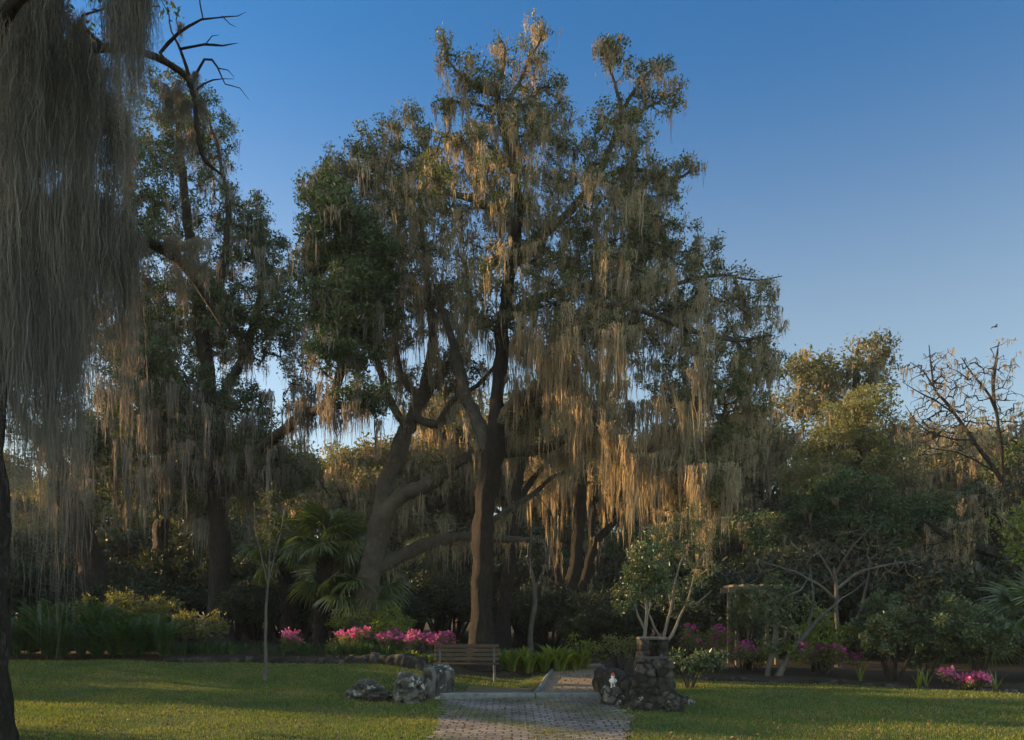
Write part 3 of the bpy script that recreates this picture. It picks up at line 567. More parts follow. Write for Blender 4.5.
oak('live_oak', 'dark broad oak with moss-veiled crown, its straight trunk left of the sapling', 'oak tree', 28.5,
    [(221, 655, 0, 13), (221, 620, 0, 11), (221, 580, 0, 10.5), (220, 540, 0, 10), (216, 490, 0, 9), (212, 430, 0, 8), (206, 360, 0, 7), (197, 290, 0, 6), (188, 220, 0, 4.5), (180, 150, 0, 3), (176, 100, 0, 1.5)],
    [[(217, 505, 0, 6.5), (246, 465, -1.2, 6), (272, 440, -2.6, 5.5), (296, 420, -4.2, 5.2), (325, 405, -5.6, 4.8), (342, 370, -6.2, 4.4), (350, 310, -6.4, 3.6), (350, 250, -6.4, 2.8), (338, 200, -6.4, 1.8), (325, 172, -6.4, 1)],
     [(211, 420, 0, 5), (236, 370, .8, 4.4), (256, 320, 1.2, 3.6), (262, 270, 1.2, 2.6), (258, 225, 1.2, 1.6)],
     [(213, 450, 0, 5.5), (180, 410, -.6, 5), (150, 350, -1, 4), (135, 280, -1.2, 3), (130, 200, -1.2, 2)],
     [(204, 340, 0, 4.5), (222, 270, -.6, 3.6), (228, 210, -1, 2.6), (218, 150, -1, 1.6), (205, 110, -1, .9)],
     [(346, 345, -6.3, 3.2), (366, 300, -6.6, 2.8), (378, 260, -6.8, 1.8)], [(325, 405, -5.6, 3.8), (350, 405, -6.4, 3), (372, 395, -6.8, 1.8)]],
    [(175, 125, 46, 46, 110, 0, 2.2), (148, 200, 46, 56, 120, -.6, 2.4), (205, 150, 34, 50, 80, 0, 2), (228, 215, 36, 40, 80, 0, 2), (252, 265, 36, 42, 75, .4, 1.8), (182, 290, 56, 56, 270, 0, 2.6), (238, 330, 44, 40, 170, .4, 2), (150, 385, 50, 66, 320, -.4, 2.4),
     (220, 425, 54, 56, 300, 0, 2.4), (268, 470, 40, 42, 160, -.8, 1.6), (180, 485, 46, 36, 110, 0, 2), (292, 330, 20, 50, 44, 0, 1.2), (264, 235, 24, 40, 34, 0, 1.2), (285, 300, 20, 44, 36, -.6, 1), (300, 395, 20, 24, 24, -3, 1),
     (342, 235, 42, 46, 200, -6.3, 1.6), (326, 192, 28, 22, 60, -6.3, .9), (360, 300, 38, 40, 170, -6.5, 1.5), (345, 350, 38, 30, 90, -6.3, 1.3), (312, 290, 20, 50, 60, -6.2, 1.1), (380, 262, 20, 28, 50, -6.7, .8), (362, 396, 34, 20, 36, -6.7, .9)],
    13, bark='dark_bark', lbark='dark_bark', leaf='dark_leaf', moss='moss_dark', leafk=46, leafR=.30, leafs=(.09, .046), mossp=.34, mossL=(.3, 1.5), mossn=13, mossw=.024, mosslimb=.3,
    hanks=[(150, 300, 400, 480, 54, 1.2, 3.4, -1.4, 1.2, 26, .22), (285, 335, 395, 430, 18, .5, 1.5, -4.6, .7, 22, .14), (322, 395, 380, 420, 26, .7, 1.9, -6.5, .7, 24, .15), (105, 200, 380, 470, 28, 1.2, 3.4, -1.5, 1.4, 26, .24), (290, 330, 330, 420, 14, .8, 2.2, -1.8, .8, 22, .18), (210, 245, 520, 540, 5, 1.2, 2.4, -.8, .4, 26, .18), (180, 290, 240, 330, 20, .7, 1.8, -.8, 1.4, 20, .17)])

oak('live_oak', 'dark oak trunk leaning left behind the ferns', 'oak tree', 30,
    [(100, 650, 0, 16), (97, 610, 0, 14), (93, 575, 0, 12.5), (84, 540, 0, 11.5), (70, 505, 0, 10.5), (58, 470, 0, 9), (50, 430, 0, 7), (48, 380, 0, 5), (50, 320, 0, 3)],
    [[(66, 495, 0, 7), (95, 450, -.5, 6), (120, 400, -.8, 4.5), (130, 340, -1, 3)], [(56, 460, 0, 6), (25, 420, -.5, 5), (0, 370, -.6, 3.5), (-15, 310, -.6, 2)]],
    [(50, 330, 50, 60, 70, 0, 2.2), (125, 330, 40, 60, 60, -1, 2), (0, 330, 45, 60, 60, 0, 2), (60, 430, 60, 40, 50, 0, 2), (110, 470, 40, 40, 40, 0, 1.6)],
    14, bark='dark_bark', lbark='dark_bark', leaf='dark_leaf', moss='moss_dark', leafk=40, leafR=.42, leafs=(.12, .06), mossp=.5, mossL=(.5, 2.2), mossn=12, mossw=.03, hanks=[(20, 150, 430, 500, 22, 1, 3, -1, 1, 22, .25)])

oak('dense_tree', 'dense dark green tree filling the space behind the broad oak', 'tree', 35,
    [(160, 650, 0, 9), (160, 590, 0, 8), (161, 520, 0, 7), (162, 450, 0, 5.5), (163, 380, 0, 3.5), (165, 330, 0, 1.5)],
    [[(161, 520, 0, 5), (190, 480, -.5, 4), (220, 450, -.8, 2.5)], [(161, 500, 0, 5), (130, 460, .4, 4), (110, 430, .6, 2.2)], [(162, 440, 0, 4), (190, 400, .5, 3), (205, 370, .6, 1.5)]],
    [(165, 350, 46, 50, 130), (150, 430, 50, 50, 140), (215, 450, 46, 50, 130), (110, 440, 36, 46, 70), (250, 470, 30, 40, 60), (190, 500, 60, 34, 90)],
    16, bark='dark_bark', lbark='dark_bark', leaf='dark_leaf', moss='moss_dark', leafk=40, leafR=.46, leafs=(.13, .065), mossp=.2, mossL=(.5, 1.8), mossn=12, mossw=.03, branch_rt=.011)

# the near oak at the left edge: only its trunk, two limbs, a dying branch and its curtains of moss are in the picture
oak('live_oak', 'nearest oak at the left edge, long grey moss curtains hiding its slim trunk', 'oak tree', 10,
    [(-10.0, 765, 0, 17.10), (-9.0, 700, 0, 15.75), (-8.0, 600, 0, 14.85), (-9.0, 500, 0, 13.95), (-12.0, 400, 0, 13.50), (-18.0, 280, 0, 12.60), (-24.0, 160, .2, 11.70), (-30.0, 40, .3, 10.80), (-34.0, -80, .4, 9.00), (-29.0, -200, .5, 6.30), (-24.0, -300, .5, 3.60)],
    [[(-20, 150, .2, 8), (8, 95, .3, 6.5), (34, 66, .4, 5.5), (60, 51, .5, 4.8), (105, 47, .7, 4.2), (140, 52, .8, 3.6), (168, 64, .9, 3.2), (190, 79, 1, 2.9), (196, 108, 1, 2.6), (199, 140, 1, 2.4), (206, 162, 1, 2), (221, 174, 1, 1.2)],
     [(-14, 262, 0, 8), (40, 214, .8, 6.5), (80, 212, 1.4, 5.5), (112, 226, 1.7, 5), (148, 242, 2, 4.6), (176, 258, 2.1, 4.6), (198, 284, 2.2, 4.4), (210, 305, 2.2, 3.4), (222, 326, 2.2, 1.6)],
     [(-28, -20, .3, 8), (30, -70, -.3, 7), (90, -95, -.6, 6), (140, -100, -.8, 4.5), (190, -90, -.8, 2.5)],
     [(-26, 30, .3, 7), (0, -40, 1.2, 6), (40, -75, 2, 5), (90, -60, 2.6, 4), (150, -70, 3, 2.5)],
     [(-22, 100, .2, 7), (-5, 40, -.8, 6), (20, 0, -1.4, 5), (55, -30, -1.8, 4), (100, -40, -2, 2.5)],
     [(105, 47, .7, 1.6), (80, 22, .6, 1.3), (92, 12, .5, 1), (120, 8, .5, .8), (160, 6, .5, .6)],
     [(168, 64, .9, 1.9), (160, 52, .9, 1.7), (180, 33, .8, 1.3), (203, 19, .7, 1), (238, 16, .6, .4), (246, 12, .6, .15)],
     [(190, 79, 1, 1.8), (183, 55, 1, 1.4), (171, 30, 1.1, 1), (169, 14, 1.1, .6)],
     [(180, 49, 1, 1.4), (205, 45, .9, 1.2), (222, 46, .8, .8), (238, 43, .8, .2)],
     [(192, 84, 1, 1.4), (204, 60, 1, 1.1), (217, 68, .9, .9), (225, 84, .8, .5)],
     [(196, 90, 1, 1), (212, 80, 1, .7), (234, 79, 1, .15)], [(203, 19, .7, .7), (200, 4, .7, .6), (198, -15, .7, .4)], [(222, 16, .65, .6), (230, 24, .6, .4), (236, 27, .6, .2)], [(217, 68, .9, .6), (228, 70, .9, .4), (234, 77, .9, .2)], [(180, 33, .8, .7), (176, 20, .8, .5), (180, 8, .8, .2)], [(205, 45, .9, .6), (212, 36, .9, .4), (219, 35, .9, .2)], [(225, 84, .8, .5), (240, 88, .8, .35), (249, 100, .8, .15)]],
    [(30, 60, 30, 24, 20, .2, .8), (70, 95, 22, 18, 14, .4, .5), (50, 80, 34, 18, 18, .5, .7), (20, -60, 90, 30, 40, 0, 2), (110, -90, 70, 25, 30, 0, 1.6), (60, 90, 60, 25, 14, 1, .8)],
    15, bark='oak_bark', lbark='dark_bark', leaf='dark_leaf', moss='moss_dark', leafk=60, leafR=.26, leafs=(.07, .032), mossp=.1, mossL=(.3, .9), mossn=22, mossw=.008, mosslimb=.006, seg=16, branch_rt=.006, mossR=(.03, .07), hank_frizz=.2, hank_w=.0062, fuzz=18, fl=.055,
    hanks=[(114, 146, -95, -60, 20, 2.2, 3.7, -.6, .2, 150, .09), (95, 102, -90, -60, 2, 1.6, 2.1, -.6, .2, 80, .06), (-10, 58, -90, -20, 24, 1.4, 5.2, -.5, .9, 130, .11), (-10, 108, 30, 110, 40, 1.2, 4.8, .2, .6, 120, .10), (15, 110, 45, 110, 18, 1.8, 3.4, .5, .4, 120, .09),
           (5, 122, 195, 235, 36, 1.0, 5.2, 1.0, .5, 120, .10), (85, 128, 190, 225, 15, 1.6, 3.4, 1.4, .3, 110, .09), (-10, 45, 140, 230, 14, 2.4, 5.2, .2, .4, 130, .10), (14, 88, 205, 250, 24, 4.6, 6.6, .8, .3, 130, .09), (-8, 30, 100, 220, 12, 2.6, 5.2, -.5, .15, 110, .09), (118, 208, 228, 295, 16, .4, 1.2, 2, .15, 44, .045), (150, 185, 232, 260, 3, .4, .8, 2, .1, 50, .06),
           (168, 202, 72, 140, 8, .3, .9, 1, .1, 44, .04), (165, 178, 75, 90, 2, 1.4, 2.0, 1, .1, 50, .045)])

TIPX = 1.0
# ------------------------------------------------------------------ standing and far trees, right
oak('broad_tree', 'tallest round-headed tree above the right-hand wood', 'tree', 46,
    [(862, 640, 0, 8), (860, 560, 0, 7), (858, 480, 0, 6), (856, 420, 0, 5), (856, 380, 0, 3.5), (858, 350, 0, 2)],
    [[(857, 430, 0, 4), (835, 400, 0, 3), (815, 375, 0, 2)], [(856, 400, 0, 3), (875, 370, 0, 2.4), (890, 350, 0, 1.2)]],
    [(866, 352, 28, 18, 60), (845, 378, 34, 22, 60), (812, 366, 26, 16, 40), (800, 392, 24, 30, 40), (880, 378, 24, 22, 40), (820, 410, 34, 26, 50)],
    21, leaf='wood_leaf', leafk=24, leafR=.6, leafs=(.2, .11), mossp=.2, mossL=(.8, 2.2), mossw=.05, mossn=10, branch_rt=.016)
oak('olive_tree', 'yellow-green bushy tree catching sun in the right-hand wood', 'tree', 38,
    [(858, 640, 0, 9), (858, 560, 0, 8), (857, 500, 0, 6.5), (858, 450, 0, 4), (860, 420, 0, 2)],
    [[(857, 510, 0, 4.5), (835, 470, 0, 3), (820, 445, 0, 1.6)], [(857, 490, 0, 4), (880, 455, 0, 3), (895, 430, 0, 1.6)]],
    [(858, 425, 44, 30, 150), (835, 455, 44, 28, 110), (890, 450, 30, 32, 80), (815, 478, 34, 22, 60), (870, 395, 22, 14, 30)],
    22, leaf='olive_leaf', leafk=46, leafR=.5, leafs=(.12, .06), mossp=.05, mossL=(.6, 1.6), mossw=.04, mossn=8, branch_rt=.012)
oak('dark_tree', 'dark green rounded tree in front of the yellow-green one', 'tree', 31,
    [(850, 655, 0, 9), (850, 600, 0, 8), (848, 550, 0, 6), (846, 510, 0, 3.6)],
    [[(849, 570, 0, 4.5), (815, 530, -.5, 3), (800, 505, -.5, 1.4)], [(849, 560, 0, 4.5), (890, 530, 0, 3), (915, 515, 0, 1.4)]],
    [(845, 500, 50, 28, 170), (810, 520, 34, 24, 80), (885, 520, 36, 24, 80), (850, 540, 60, 24, 100), (925, 515, 28, 24, 50), (780, 545, 30, 24, 50)],
    23, bark='dark_bark', lbark='dark_bark', leaf='dark_leaf', leafk=60, leafR=.42, leafs=(.12, .055), mossp=.03, mossw=.03, branch_rt=.01)
oak('bare_tree', 'leafless tree with dark forked stems against the sky at right', 'tree', 29,
    [(1024, 640, 0, 4.84), (1021, 580, 0, 4.35), (1014, 520, 0, 3.63), (1007, 487, 0, 3.00), (999, 475, 0, 2.32), (989, 462, 0, 2.03), (973, 440, 0, 1.74), (957, 416, 0, 1.54), (944, 400, 0, 1.26), (934, 388, 0, 1.06), (931, 366, 0, 0.77), (929, 345, 0, 0.39)],
    [[(1012, 510, 0, 2.22), (1004, 478, .3, 1.93), (1001, 446, .4, 1.74), (996, 410, .4, 1.45), (993, 385, .4, 1.74), (996, 362, .4, 1.45), (998, 347, .4, 0.48)], [(996, 412, .4, 1.26), (988, 392, .3, 1.06), (974, 376, .2, 0.82), (962, 358, .1, 0.48)],
     [(957, 416, 0, 0.97), (938, 402, -.4, 0.77), (918, 392, -.6, 0.53), (903, 382, -.7, 0.29)], [(973, 440, 0, 0.97), (945, 438, -.5, 0.77), (920, 425, -.8, 0.53), (905, 405, -.8, 0.29)], [(934, 388, 0, 0.68), (922, 370, .2, 0.53), (910, 362, .3, 0.29)], [(999, 474, 0, 0.97), (965, 455, -.4, 0.77), (930, 448, -.6, 0.53)]],
    [(935, 375, 28, 26, 200), (960, 385, 28, 28, 200), (925, 420, 26, 26, 200), (960, 425, 34, 26, 200), (995, 380, 22, 26, 130), (1010, 420, 20, 28, 130), (945, 455, 30, 14, 60), (1005, 350, 14, 14, 8)],
    24, bark='dark_bark', lbark='dark_bark', leafk=0, mossp=.08, mossL=(.3, .9), mossw=.03, mossn=8, mosslimb=0, branch_rt=.008)
oak('mossy_tree', 'dark leaning tree with pale moss tufts at the right edge, behind the bushes', 'tree', 25,
    [(1050, 690, 0, 11), (1040, 620, 0, 9), (1026, 580, 0, 7.5), (1000, 556, 0, 6), (970, 545, 0, 4.6), (945, 535, 0, 3), (925, 520, 0, 1.6)],
    [[(1012, 566, 0, 4), (995, 535, .4, 3), (985, 505, .5, 2), (975, 480, .5, 1)], [(975, 547, 0, 3), (955, 560, -.5, 2.4), (935, 560, -.8, 1.6)]],
    [(960, 530, 40, 20, 36), (985, 500, 26, 20, 30), (940, 550, 24, 16, 18), (1015, 530, 24, 24, 34), (1030, 480, 20, 34, 40)],
    25, bark='dark_bark', lbark='dark_bark', leaf='shade_leaf', leafk=30, leafR=.34, mossp=.8, mossL=(.3, 1.3), mossw=.024, mossn=12, mosslimb=.5)
oak('young_tree', 'thin tree with fresh yellow-green leaves at the right edge', 'tree', 19,
    [(1060, 700, 0, 5), (1055, 620, 0, 4.4), (1050, 560, 0, 3.8), (1046, 510, 0, 2.6), (1044, 470, 0, 1.4)],
    [[(1052, 580, 0, 2.4), (1030, 545, -.2, 1.8), (1010, 525, -.3, 1.1), (995, 512, -.3, .6)], [(1049, 550, 0, 2.4), (1032, 515, .2, 1.6), (1012, 503, .3, .8)]],
    [(1015, 515, 22, 14, 22), (1025, 545, 20, 16, 22), (1005, 530, 16, 12, 10), (1045, 490, 20, 26, 24)],
    26, bark='grey_bark', lbark='grey_bark', leaf='fresh_leaf', leafk=16, leafR=.22, leafs=(.085, .05), mossp=0, mosslimb=0)
oak('bare_tree', 'grey leafless spreading tree above the right-hand flower bed', 'tree', 23,
    [(838, 672, 0, 2.6), (838, 640, 0, 2.3), (836, 610, 0, 2), (836, 585, 0, 1.8), (834, 568, 0, 1.3)],
    [[(836, 600, 0, 1.5), (815, 582, -.4, 1.2), (790, 570, -.8, .9), (762, 562, -1, .5)], [(836, 590, 0, 1.5), (860, 572, .4, 1.2), (890, 565, .6, .9), (915, 560, .8, .5)], [(835, 580, 0, 1.2), (822, 558, .3, .9), (805, 540, .5, .5)], [(835, 575, 0, 1.2), (850, 550, -.5, .9), (868, 530, -.6, .4)], [(838, 640, 0, 1.6), (858, 615, .6, 1.4), (866, 585, .8, 1.1), (870, 560, .9, .6)]],
    [(775, 560, 34, 24, 120), (815, 545, 34, 26, 120), (860, 545, 34, 28, 120), (900, 560, 34, 26, 110), (835, 580, 60, 18, 80), (935, 570, 26, 20, 60), (745, 575, 20, 20, 40)],
    27, bark='grey_bark', lbark='grey_bark', leafk=0, mossp=0, mosslimb=0, branch_rt=.0042)
# trees inside the dark wood, centre
oak('slim_tree', 'slender trunk leaning right, first in the shade behind the tall oak', 'tree', 30,
    [(501, 655, 0, 9), (503, 620, 0, 7.5), (506, 590, 0, 6.5), (510, 560, 0, 6), (514, 520, 0, 5.5), (520, 470, 0, 4.5), (530, 420, 0, 3), (535, 380, 0, 1.5)],
    [[(516, 505, 0, 3.5), (540, 470, .4, 2.8), (565, 450, .6, 1.8)], [(520, 470, 0, 3), (505, 440, .5, 2)]],
    [(535, 420, 30, 30, 40), (565, 455, 26, 20, 24), (500, 440, 24, 20, 20)], 31, lbark='oak_bark', leaf='wood_leaf', leafk=26, leafR=.42, leafs=(.12, .06), mossp=.6, mossL=(.6, 2.4), mossw=.03)
oak('forked_tree', 'trunk forking into several stems in the shade between the tall oak and pillar', 'tree', 33,
    [(575, 655, 0, 11), (572, 630, 0, 9.5), (571, 605, 0, 8.5), (573, 580, 0, 7), (577, 550, 0, 6), (581, 500, 0, 5), (585, 450, 0, 3.5), (590, 410, 0, 2)],
    [[(572, 615, 0, 6), (584, 585, .3, 5.2), (592, 555, .5, 4.6), (598, 540, .6, 4), (612, 525, .7, 3.2), (632, 508, .9, 2)], [(571, 622, 0, 6), (562, 590, -.4, 5), (556, 555, -.5, 4.2), (548, 510, -.6, 3)], [(592, 555, .5, 3.6), (594, 510, .8, 3), (605, 460, 1, 2)]],
    [(590, 430, 40, 40, 50), (625, 480, 34, 28, 36), (545, 470, 28, 30, 30), (610, 400, 30, 24, 26)], 32, lbark='oak_bark', leaf='wood_leaf', leafk=24, leafR=.45, leafs=(.13, .065), mossp=.8, mossL=(.8, 3.2), mossw=.034,
    hanks=[(540, 720, 440, 500, 40, 1.2, 3.6, .5, 1.6, 20, .26)])
oak('slim_tree', 'thin pale crooked stem in the dark wood right of the tall oak', 'tree', 29,
    [(530, 655, 0, 2.6), (532, 625, 0, 2.4), (535, 600, 0, 2.2), (533, 580, 0, 2), (529, 560, 0, 1.6), (531, 535, 0, .9)],
    [[(534, 590, 0, 1.4), (545, 565, .3, 1), (550, 540, .4, .5)]], [(532, 545, 20, 16, 14)], 33, bark='grey_bark', lbark='grey_bark', leaf='shade_leaf', leafk=12, mossp=.3, mossL=(.3, 1))

# ------------------------------------------------------------------ the wood behind: prototypes, then copies
def wood_tree(name, H, W, seed, leaf, moss, leafk=36, bark='oak_bark', leafs=(.17, .085), mossp=.5, mossL=(.8, 2.8), tops=0.35, lean=0, label='x', cat='tree'):
    r = rng_(seed); root = thing(name, label, cat, (0, 0, 0))
    tp = spline([(0, 0, -.6, .3), (.05, 0, H * .2, .24), (.2 + lean * .4, .1, H * .45, .19), (.1 + lean, .2, H * .75, .1), (lean * 1.2, 0, H * .95, .03)], .5)
    V, F = tube(tp[:, :3], tp[:, 3], 10, .08, r); link('trunk', mesh('trunk', V, F), M[bark], root)
    ls = []
    for k in range(5):
        a = r.uniform(0, 6.28); z = H * r.uniform(.25, .6); L = W * r.uniform(.4, .75); b0 = tp[np.argmin(abs(tp[:, 2] - z))]
        ls.append(spline([(*b0[:3], .11), (b0[0] + math.cos(a) * L * .5, b0[1] + math.sin(a) * L * .5, z + L * .3, .08), (b0[0] + math.cos(a) * L, b0[1] + math.sin(a) * L, z + L * .75, .03)], .5))
        V, F = tube(ls[-1][:, :3], ls[-1][:, 3], 7, .08, r); link('limb', mesh('limb', V, F), M[bark], root)
    tips = []
    for k in range(19):
        a = r.uniform(0, 6.28); q = r.uniform(0, 1) ** .6 * W * .75; z = H * r.uniform(tops, .92); q *= 1 - .6 * max(0, z / H - .6) / .4
        c = np.array([math.cos(a) * q, math.sin(a) * q, z]); rr = W * r.uniform(.22, .4)
        for v in rand_unit(r, 22) * (r.uniform(0, 1, 22) ** .4)[:, None]: tips.append(c + v * rr * [1, 1, .7])
    tips = np.array(tips); pos, par, cnt, tipn, n0, lr, _o = grow([tp] + ls, tips, r, .7)
    b = MB(); branch_mesh(pos, par, cnt, tipn, n0, lr, b, .014, sides=4); V, F = b.arrays(); link('branches', mesh('branches', V, F), M[bark], root)
    V, F = leaf_tufts(pos[tipn], leafk, .62, *leafs, r, .2); link('crown', mesh('crown', V, F, False), M[leaf], root)
    q = tipn[r.uniform(0, 1, len(tipn)) < mossp]
    if len(q):
        V, F = moss_hanks(pos[q], mossL[0] + (mossL[1] - mossL[0]) * r.uniform(0, 1, len(q)) ** 1.5, r.uniform(.15, .4, len(q)), 18, 4, .05, r, .1); link('hanging_moss', mesh('hanging_moss', V, F, False), M[moss], root)
    return root
protos = {'mossy': wood_tree('wood_oak', 12, 5, 41, 'wood_leaf', 'moss', mossp=.8), 'olive': wood_tree('wood_oak', 11, 4.6, 42, 'olive_leaf', 'moss', 44, mossp=.25), 'dark': wood_tree('wood_oak', 10, 4.8, 43, 'dark_leaf', 'moss_dark', 50, 'dark_bark', mossp=.4, tops=.2),
          'grey': wood_tree('wood_oak', 13, 4.4, 44, 'wood_leaf', 'moss', 14, 'grey_bark', mossp=.9, mossL=(.8, 2.4))}
far = {'mossy': 'moss-hung tree in the wood behind the oaks, one of many alike', 'olive': 'olive-green tree in the wood behind the oaks, one of many alike', 'dark': 'dark leafy tree low in the wood, one of many alike', 'grey': 'thin-leaved greyish tree in the far wood, one of many alike'}
protos['tall'] = wood_tree('tall_shade_tree', 22, 5.5, 45, 'dark_leaf', 'moss', 30, 'oak_bark', mossp=.3, tops=.62)
first = set(); rr = rng_(77)
WOOD = [  # column, distance, kind, height factor
    (352, 44, 'mossy', 0.88), (395, 50, 'mossy', 1.00), (440, 46, 'mossy', 1.11), (478, 52, 'olive', 1.27), (520, 46, 'mossy', 1.27), (560, 54, 'grey', 1.06), (600, 47, 'mossy', 0.99), (645, 50, 'mossy', 1.11), (690, 46, 'grey', 1.06), (730, 50, 'mossy', 0.84), (765, 44, 'mossy', 1.08),
    (790, 55, 'grey', 0.79), (800, 46, 'olive', 0.61), (840, 60, 'mossy', 1.15), (905, 52, 'grey', 1.12), (935, 46, 'mossy', 0.98), (960, 56, 'grey', 1.20), (985, 48, 'mossy', 1.05), (1015, 44, 'grey', 1.00), (1045, 50, 'mossy', 1.15), (1085, 44, 'dark', 1.10), (1130, 40, 'mossy', 1.10), (905, 40, 'mossy', 0.72), (955, 38, 'olive', 0.66), (1000, 37, 'dark', 0.80),
    (745, 36, 'dark', 0.62), (780, 34, 'dark', 0.60), (930, 33, 'dark', 0.55), (1040, 31, 'dark', 0.80), (420, 38, 'dark', 0.50), (545, 40, 'dark', 0.50), (620, 38, 'dark', 0.55), (690, 37, 'dark', 0.55), (665, 33, 'dark', 0.45),
    (370, 60, 'mossy', 1.20), (415, 58, 'mossy', 1.16), (460, 62, 'grey', 1.43), (500, 58, 'mossy', 1.34), (540, 62, 'mossy', 1.50), (580, 60, 'mossy', 1.11), (625, 62, 'mossy', 1.24), (670, 58, 'mossy', 1.24), (715, 60, 'mossy', 1.29), (755, 62, 'mossy', 1.37), (330, 56, 'olive', 1.12), (240, 60, 'mossy', 0.94), (190, 56, 'mossy', 1.04), (140, 58, 'dark', 1.03), (95, 60, 'mossy', 1.28), (50, 56, 'olive', 0.92), (10, 60, 'mossy', 1.16), (225, 52, 'dark', 0.69), (270, 50, 'mossy', 1.00),
    (300, 50, 'olive', 1.00), (255, 46, 'dark', 0.92), (215, 52, 'mossy', 1.06), (165, 48, 'olive', 0.98), (120, 50, 'dark', 1.00), (75, 46, 'olive', 0.88), (25, 52, 'dark', 1.00), (-20, 46, 'mossy', 0.73), (-70, 50, 'dark', 0.70)]
for (px, d, kd, f) in WOOD:
    loc = T(px, d); rz = rr.uniform(0, 6.28); s = f * rr.uniform(.95, 1.05); sc = (s * rr.uniform(.95, 1.2), s * rr.uniform(.95, 1.2), s)
    o = protos[kd]
    if kd not in first: first.add(kd); o.location = loc; o.rotation_euler.z = rz; o.scale = sc; tag(o, far[kd], None, {'mossy': 'moss-hung trees of the wood', 'olive': 'olive-green trees of the wood', 'dark': 'dark leafy trees of the wood', 'grey': 'greyish trees of the wood'}[kd])
    else: dup(o, loc, rz, sc)
#PARTTHREE
# ------------------------------------------------------------------ shrubs
def shrub(name, label, cat, H, W, seed, leaf, k=26, leafs=(.08, .04), n=110, stems=6, bark='dark_bark', loc=(0, 0, 0), flowers=0, low=.15, R=.16, group=None, sides=4, top_only=.45, rt=.005, bloom='pink'):
    r = rng_(seed); root = thing(name, label, cat, loc, group)
    tips = []
    lob = [(np.array([r.normal(0, W * .28), r.normal(0, W * .28), H * r.uniform(.4, .78)]), r.uniform(.3, .5)) for _ in range(7)]
    for q in range(n):
        c, s = lob[q % 7]; v = rand_unit(r, 1)[0] * r.uniform(0, 1) ** .35; p = c + v * s * np.array([W * .75, W * .75, H * .5]); p[2] = max(p[2], H * low * r.uniform(.6, 1.4)); tips.append(p)
    tips = np.array(tips); ls = []
    for s in range(stems):
        a = r.uniform(0, 6.28); e = np.array([math.cos(a), math.sin(a)]) * W * r.uniform(.15, .4)
        ls.append(spline([(e[0] * .15, e[1] * .15, -.08, .022 * H), (e[0] * .5, e[1] * .5, H * .25, .016 * H), (e[0], e[1], H * .55, .008 * H)], .2))
    pos, par, cnt, tipn, n0, lr, _o = grow(ls, tips, r, .25, .05)
    b = MB()
    for l in ls: b.add(*tube(l[:, :3], l[:, 3], 6))
    branch_mesh(pos, par, cnt, tipn, n0, lr, b, rt, sides=sides); V, F = b.arrays(); link('stems', mesh('stems', V, F), M[bark], root)
    m = MB(); A, FA = leaf_tufts(pos[tipn], k, R, *leafs, r, .35, .9); m.add(A, FA); B, FB = leaf_tufts(pos[par[tipn]], max(2, k // 2), R, *leafs, r, .35, .9); m.add(B, FB)
    V, F = m.arrays(); link('foliage', mesh('foliage', V, F, False), M[leaf], root)
    if flowers:
        q = pos[tipn]; q = q[q[:, 2] > H * top_only]; q = q[r.uniform(0, 1, len(q)) < flowers] + r.normal(0, .03, (1, 3)); q = q + np.array([0, 0, R * .6])
        V, F = leaf_tufts(q, 17, R * .75, .05, .045, r, .5, .8); link('blossoms', mesh('blossoms', V, F, False), M[bloom], root)
    return root
def move(o, loc, rz=0, sc=1.0): o.location = loc; o.rotation_euler.z = rz; o.scale = (sc,) * 3 if np.isscalar(sc) else sc; return o

# understorey in the shade of the wood
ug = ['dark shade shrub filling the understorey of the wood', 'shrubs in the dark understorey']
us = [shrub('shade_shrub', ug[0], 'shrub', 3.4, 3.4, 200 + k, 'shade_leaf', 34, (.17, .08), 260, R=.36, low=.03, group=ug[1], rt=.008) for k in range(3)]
r = rng_(9); used = [False] * 3
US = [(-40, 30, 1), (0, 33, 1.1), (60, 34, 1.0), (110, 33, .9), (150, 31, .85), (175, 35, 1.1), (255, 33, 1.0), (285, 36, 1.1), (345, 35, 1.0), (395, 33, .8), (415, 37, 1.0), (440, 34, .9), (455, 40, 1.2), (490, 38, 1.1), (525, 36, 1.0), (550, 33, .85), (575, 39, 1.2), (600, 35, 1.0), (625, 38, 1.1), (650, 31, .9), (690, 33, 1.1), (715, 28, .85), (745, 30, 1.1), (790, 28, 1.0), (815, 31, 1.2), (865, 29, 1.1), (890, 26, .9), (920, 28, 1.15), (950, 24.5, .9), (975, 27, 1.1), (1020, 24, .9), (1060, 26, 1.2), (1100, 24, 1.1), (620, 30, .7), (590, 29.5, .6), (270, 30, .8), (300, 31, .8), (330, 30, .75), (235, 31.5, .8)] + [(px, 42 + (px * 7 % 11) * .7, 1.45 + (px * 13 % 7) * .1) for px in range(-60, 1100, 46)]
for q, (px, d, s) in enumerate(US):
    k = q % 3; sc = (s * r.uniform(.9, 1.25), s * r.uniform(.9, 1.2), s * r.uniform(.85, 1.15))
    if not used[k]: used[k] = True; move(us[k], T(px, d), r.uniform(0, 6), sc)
    else: dup(us[k], T(px, d), r.uniform(0, 6.28), sc)

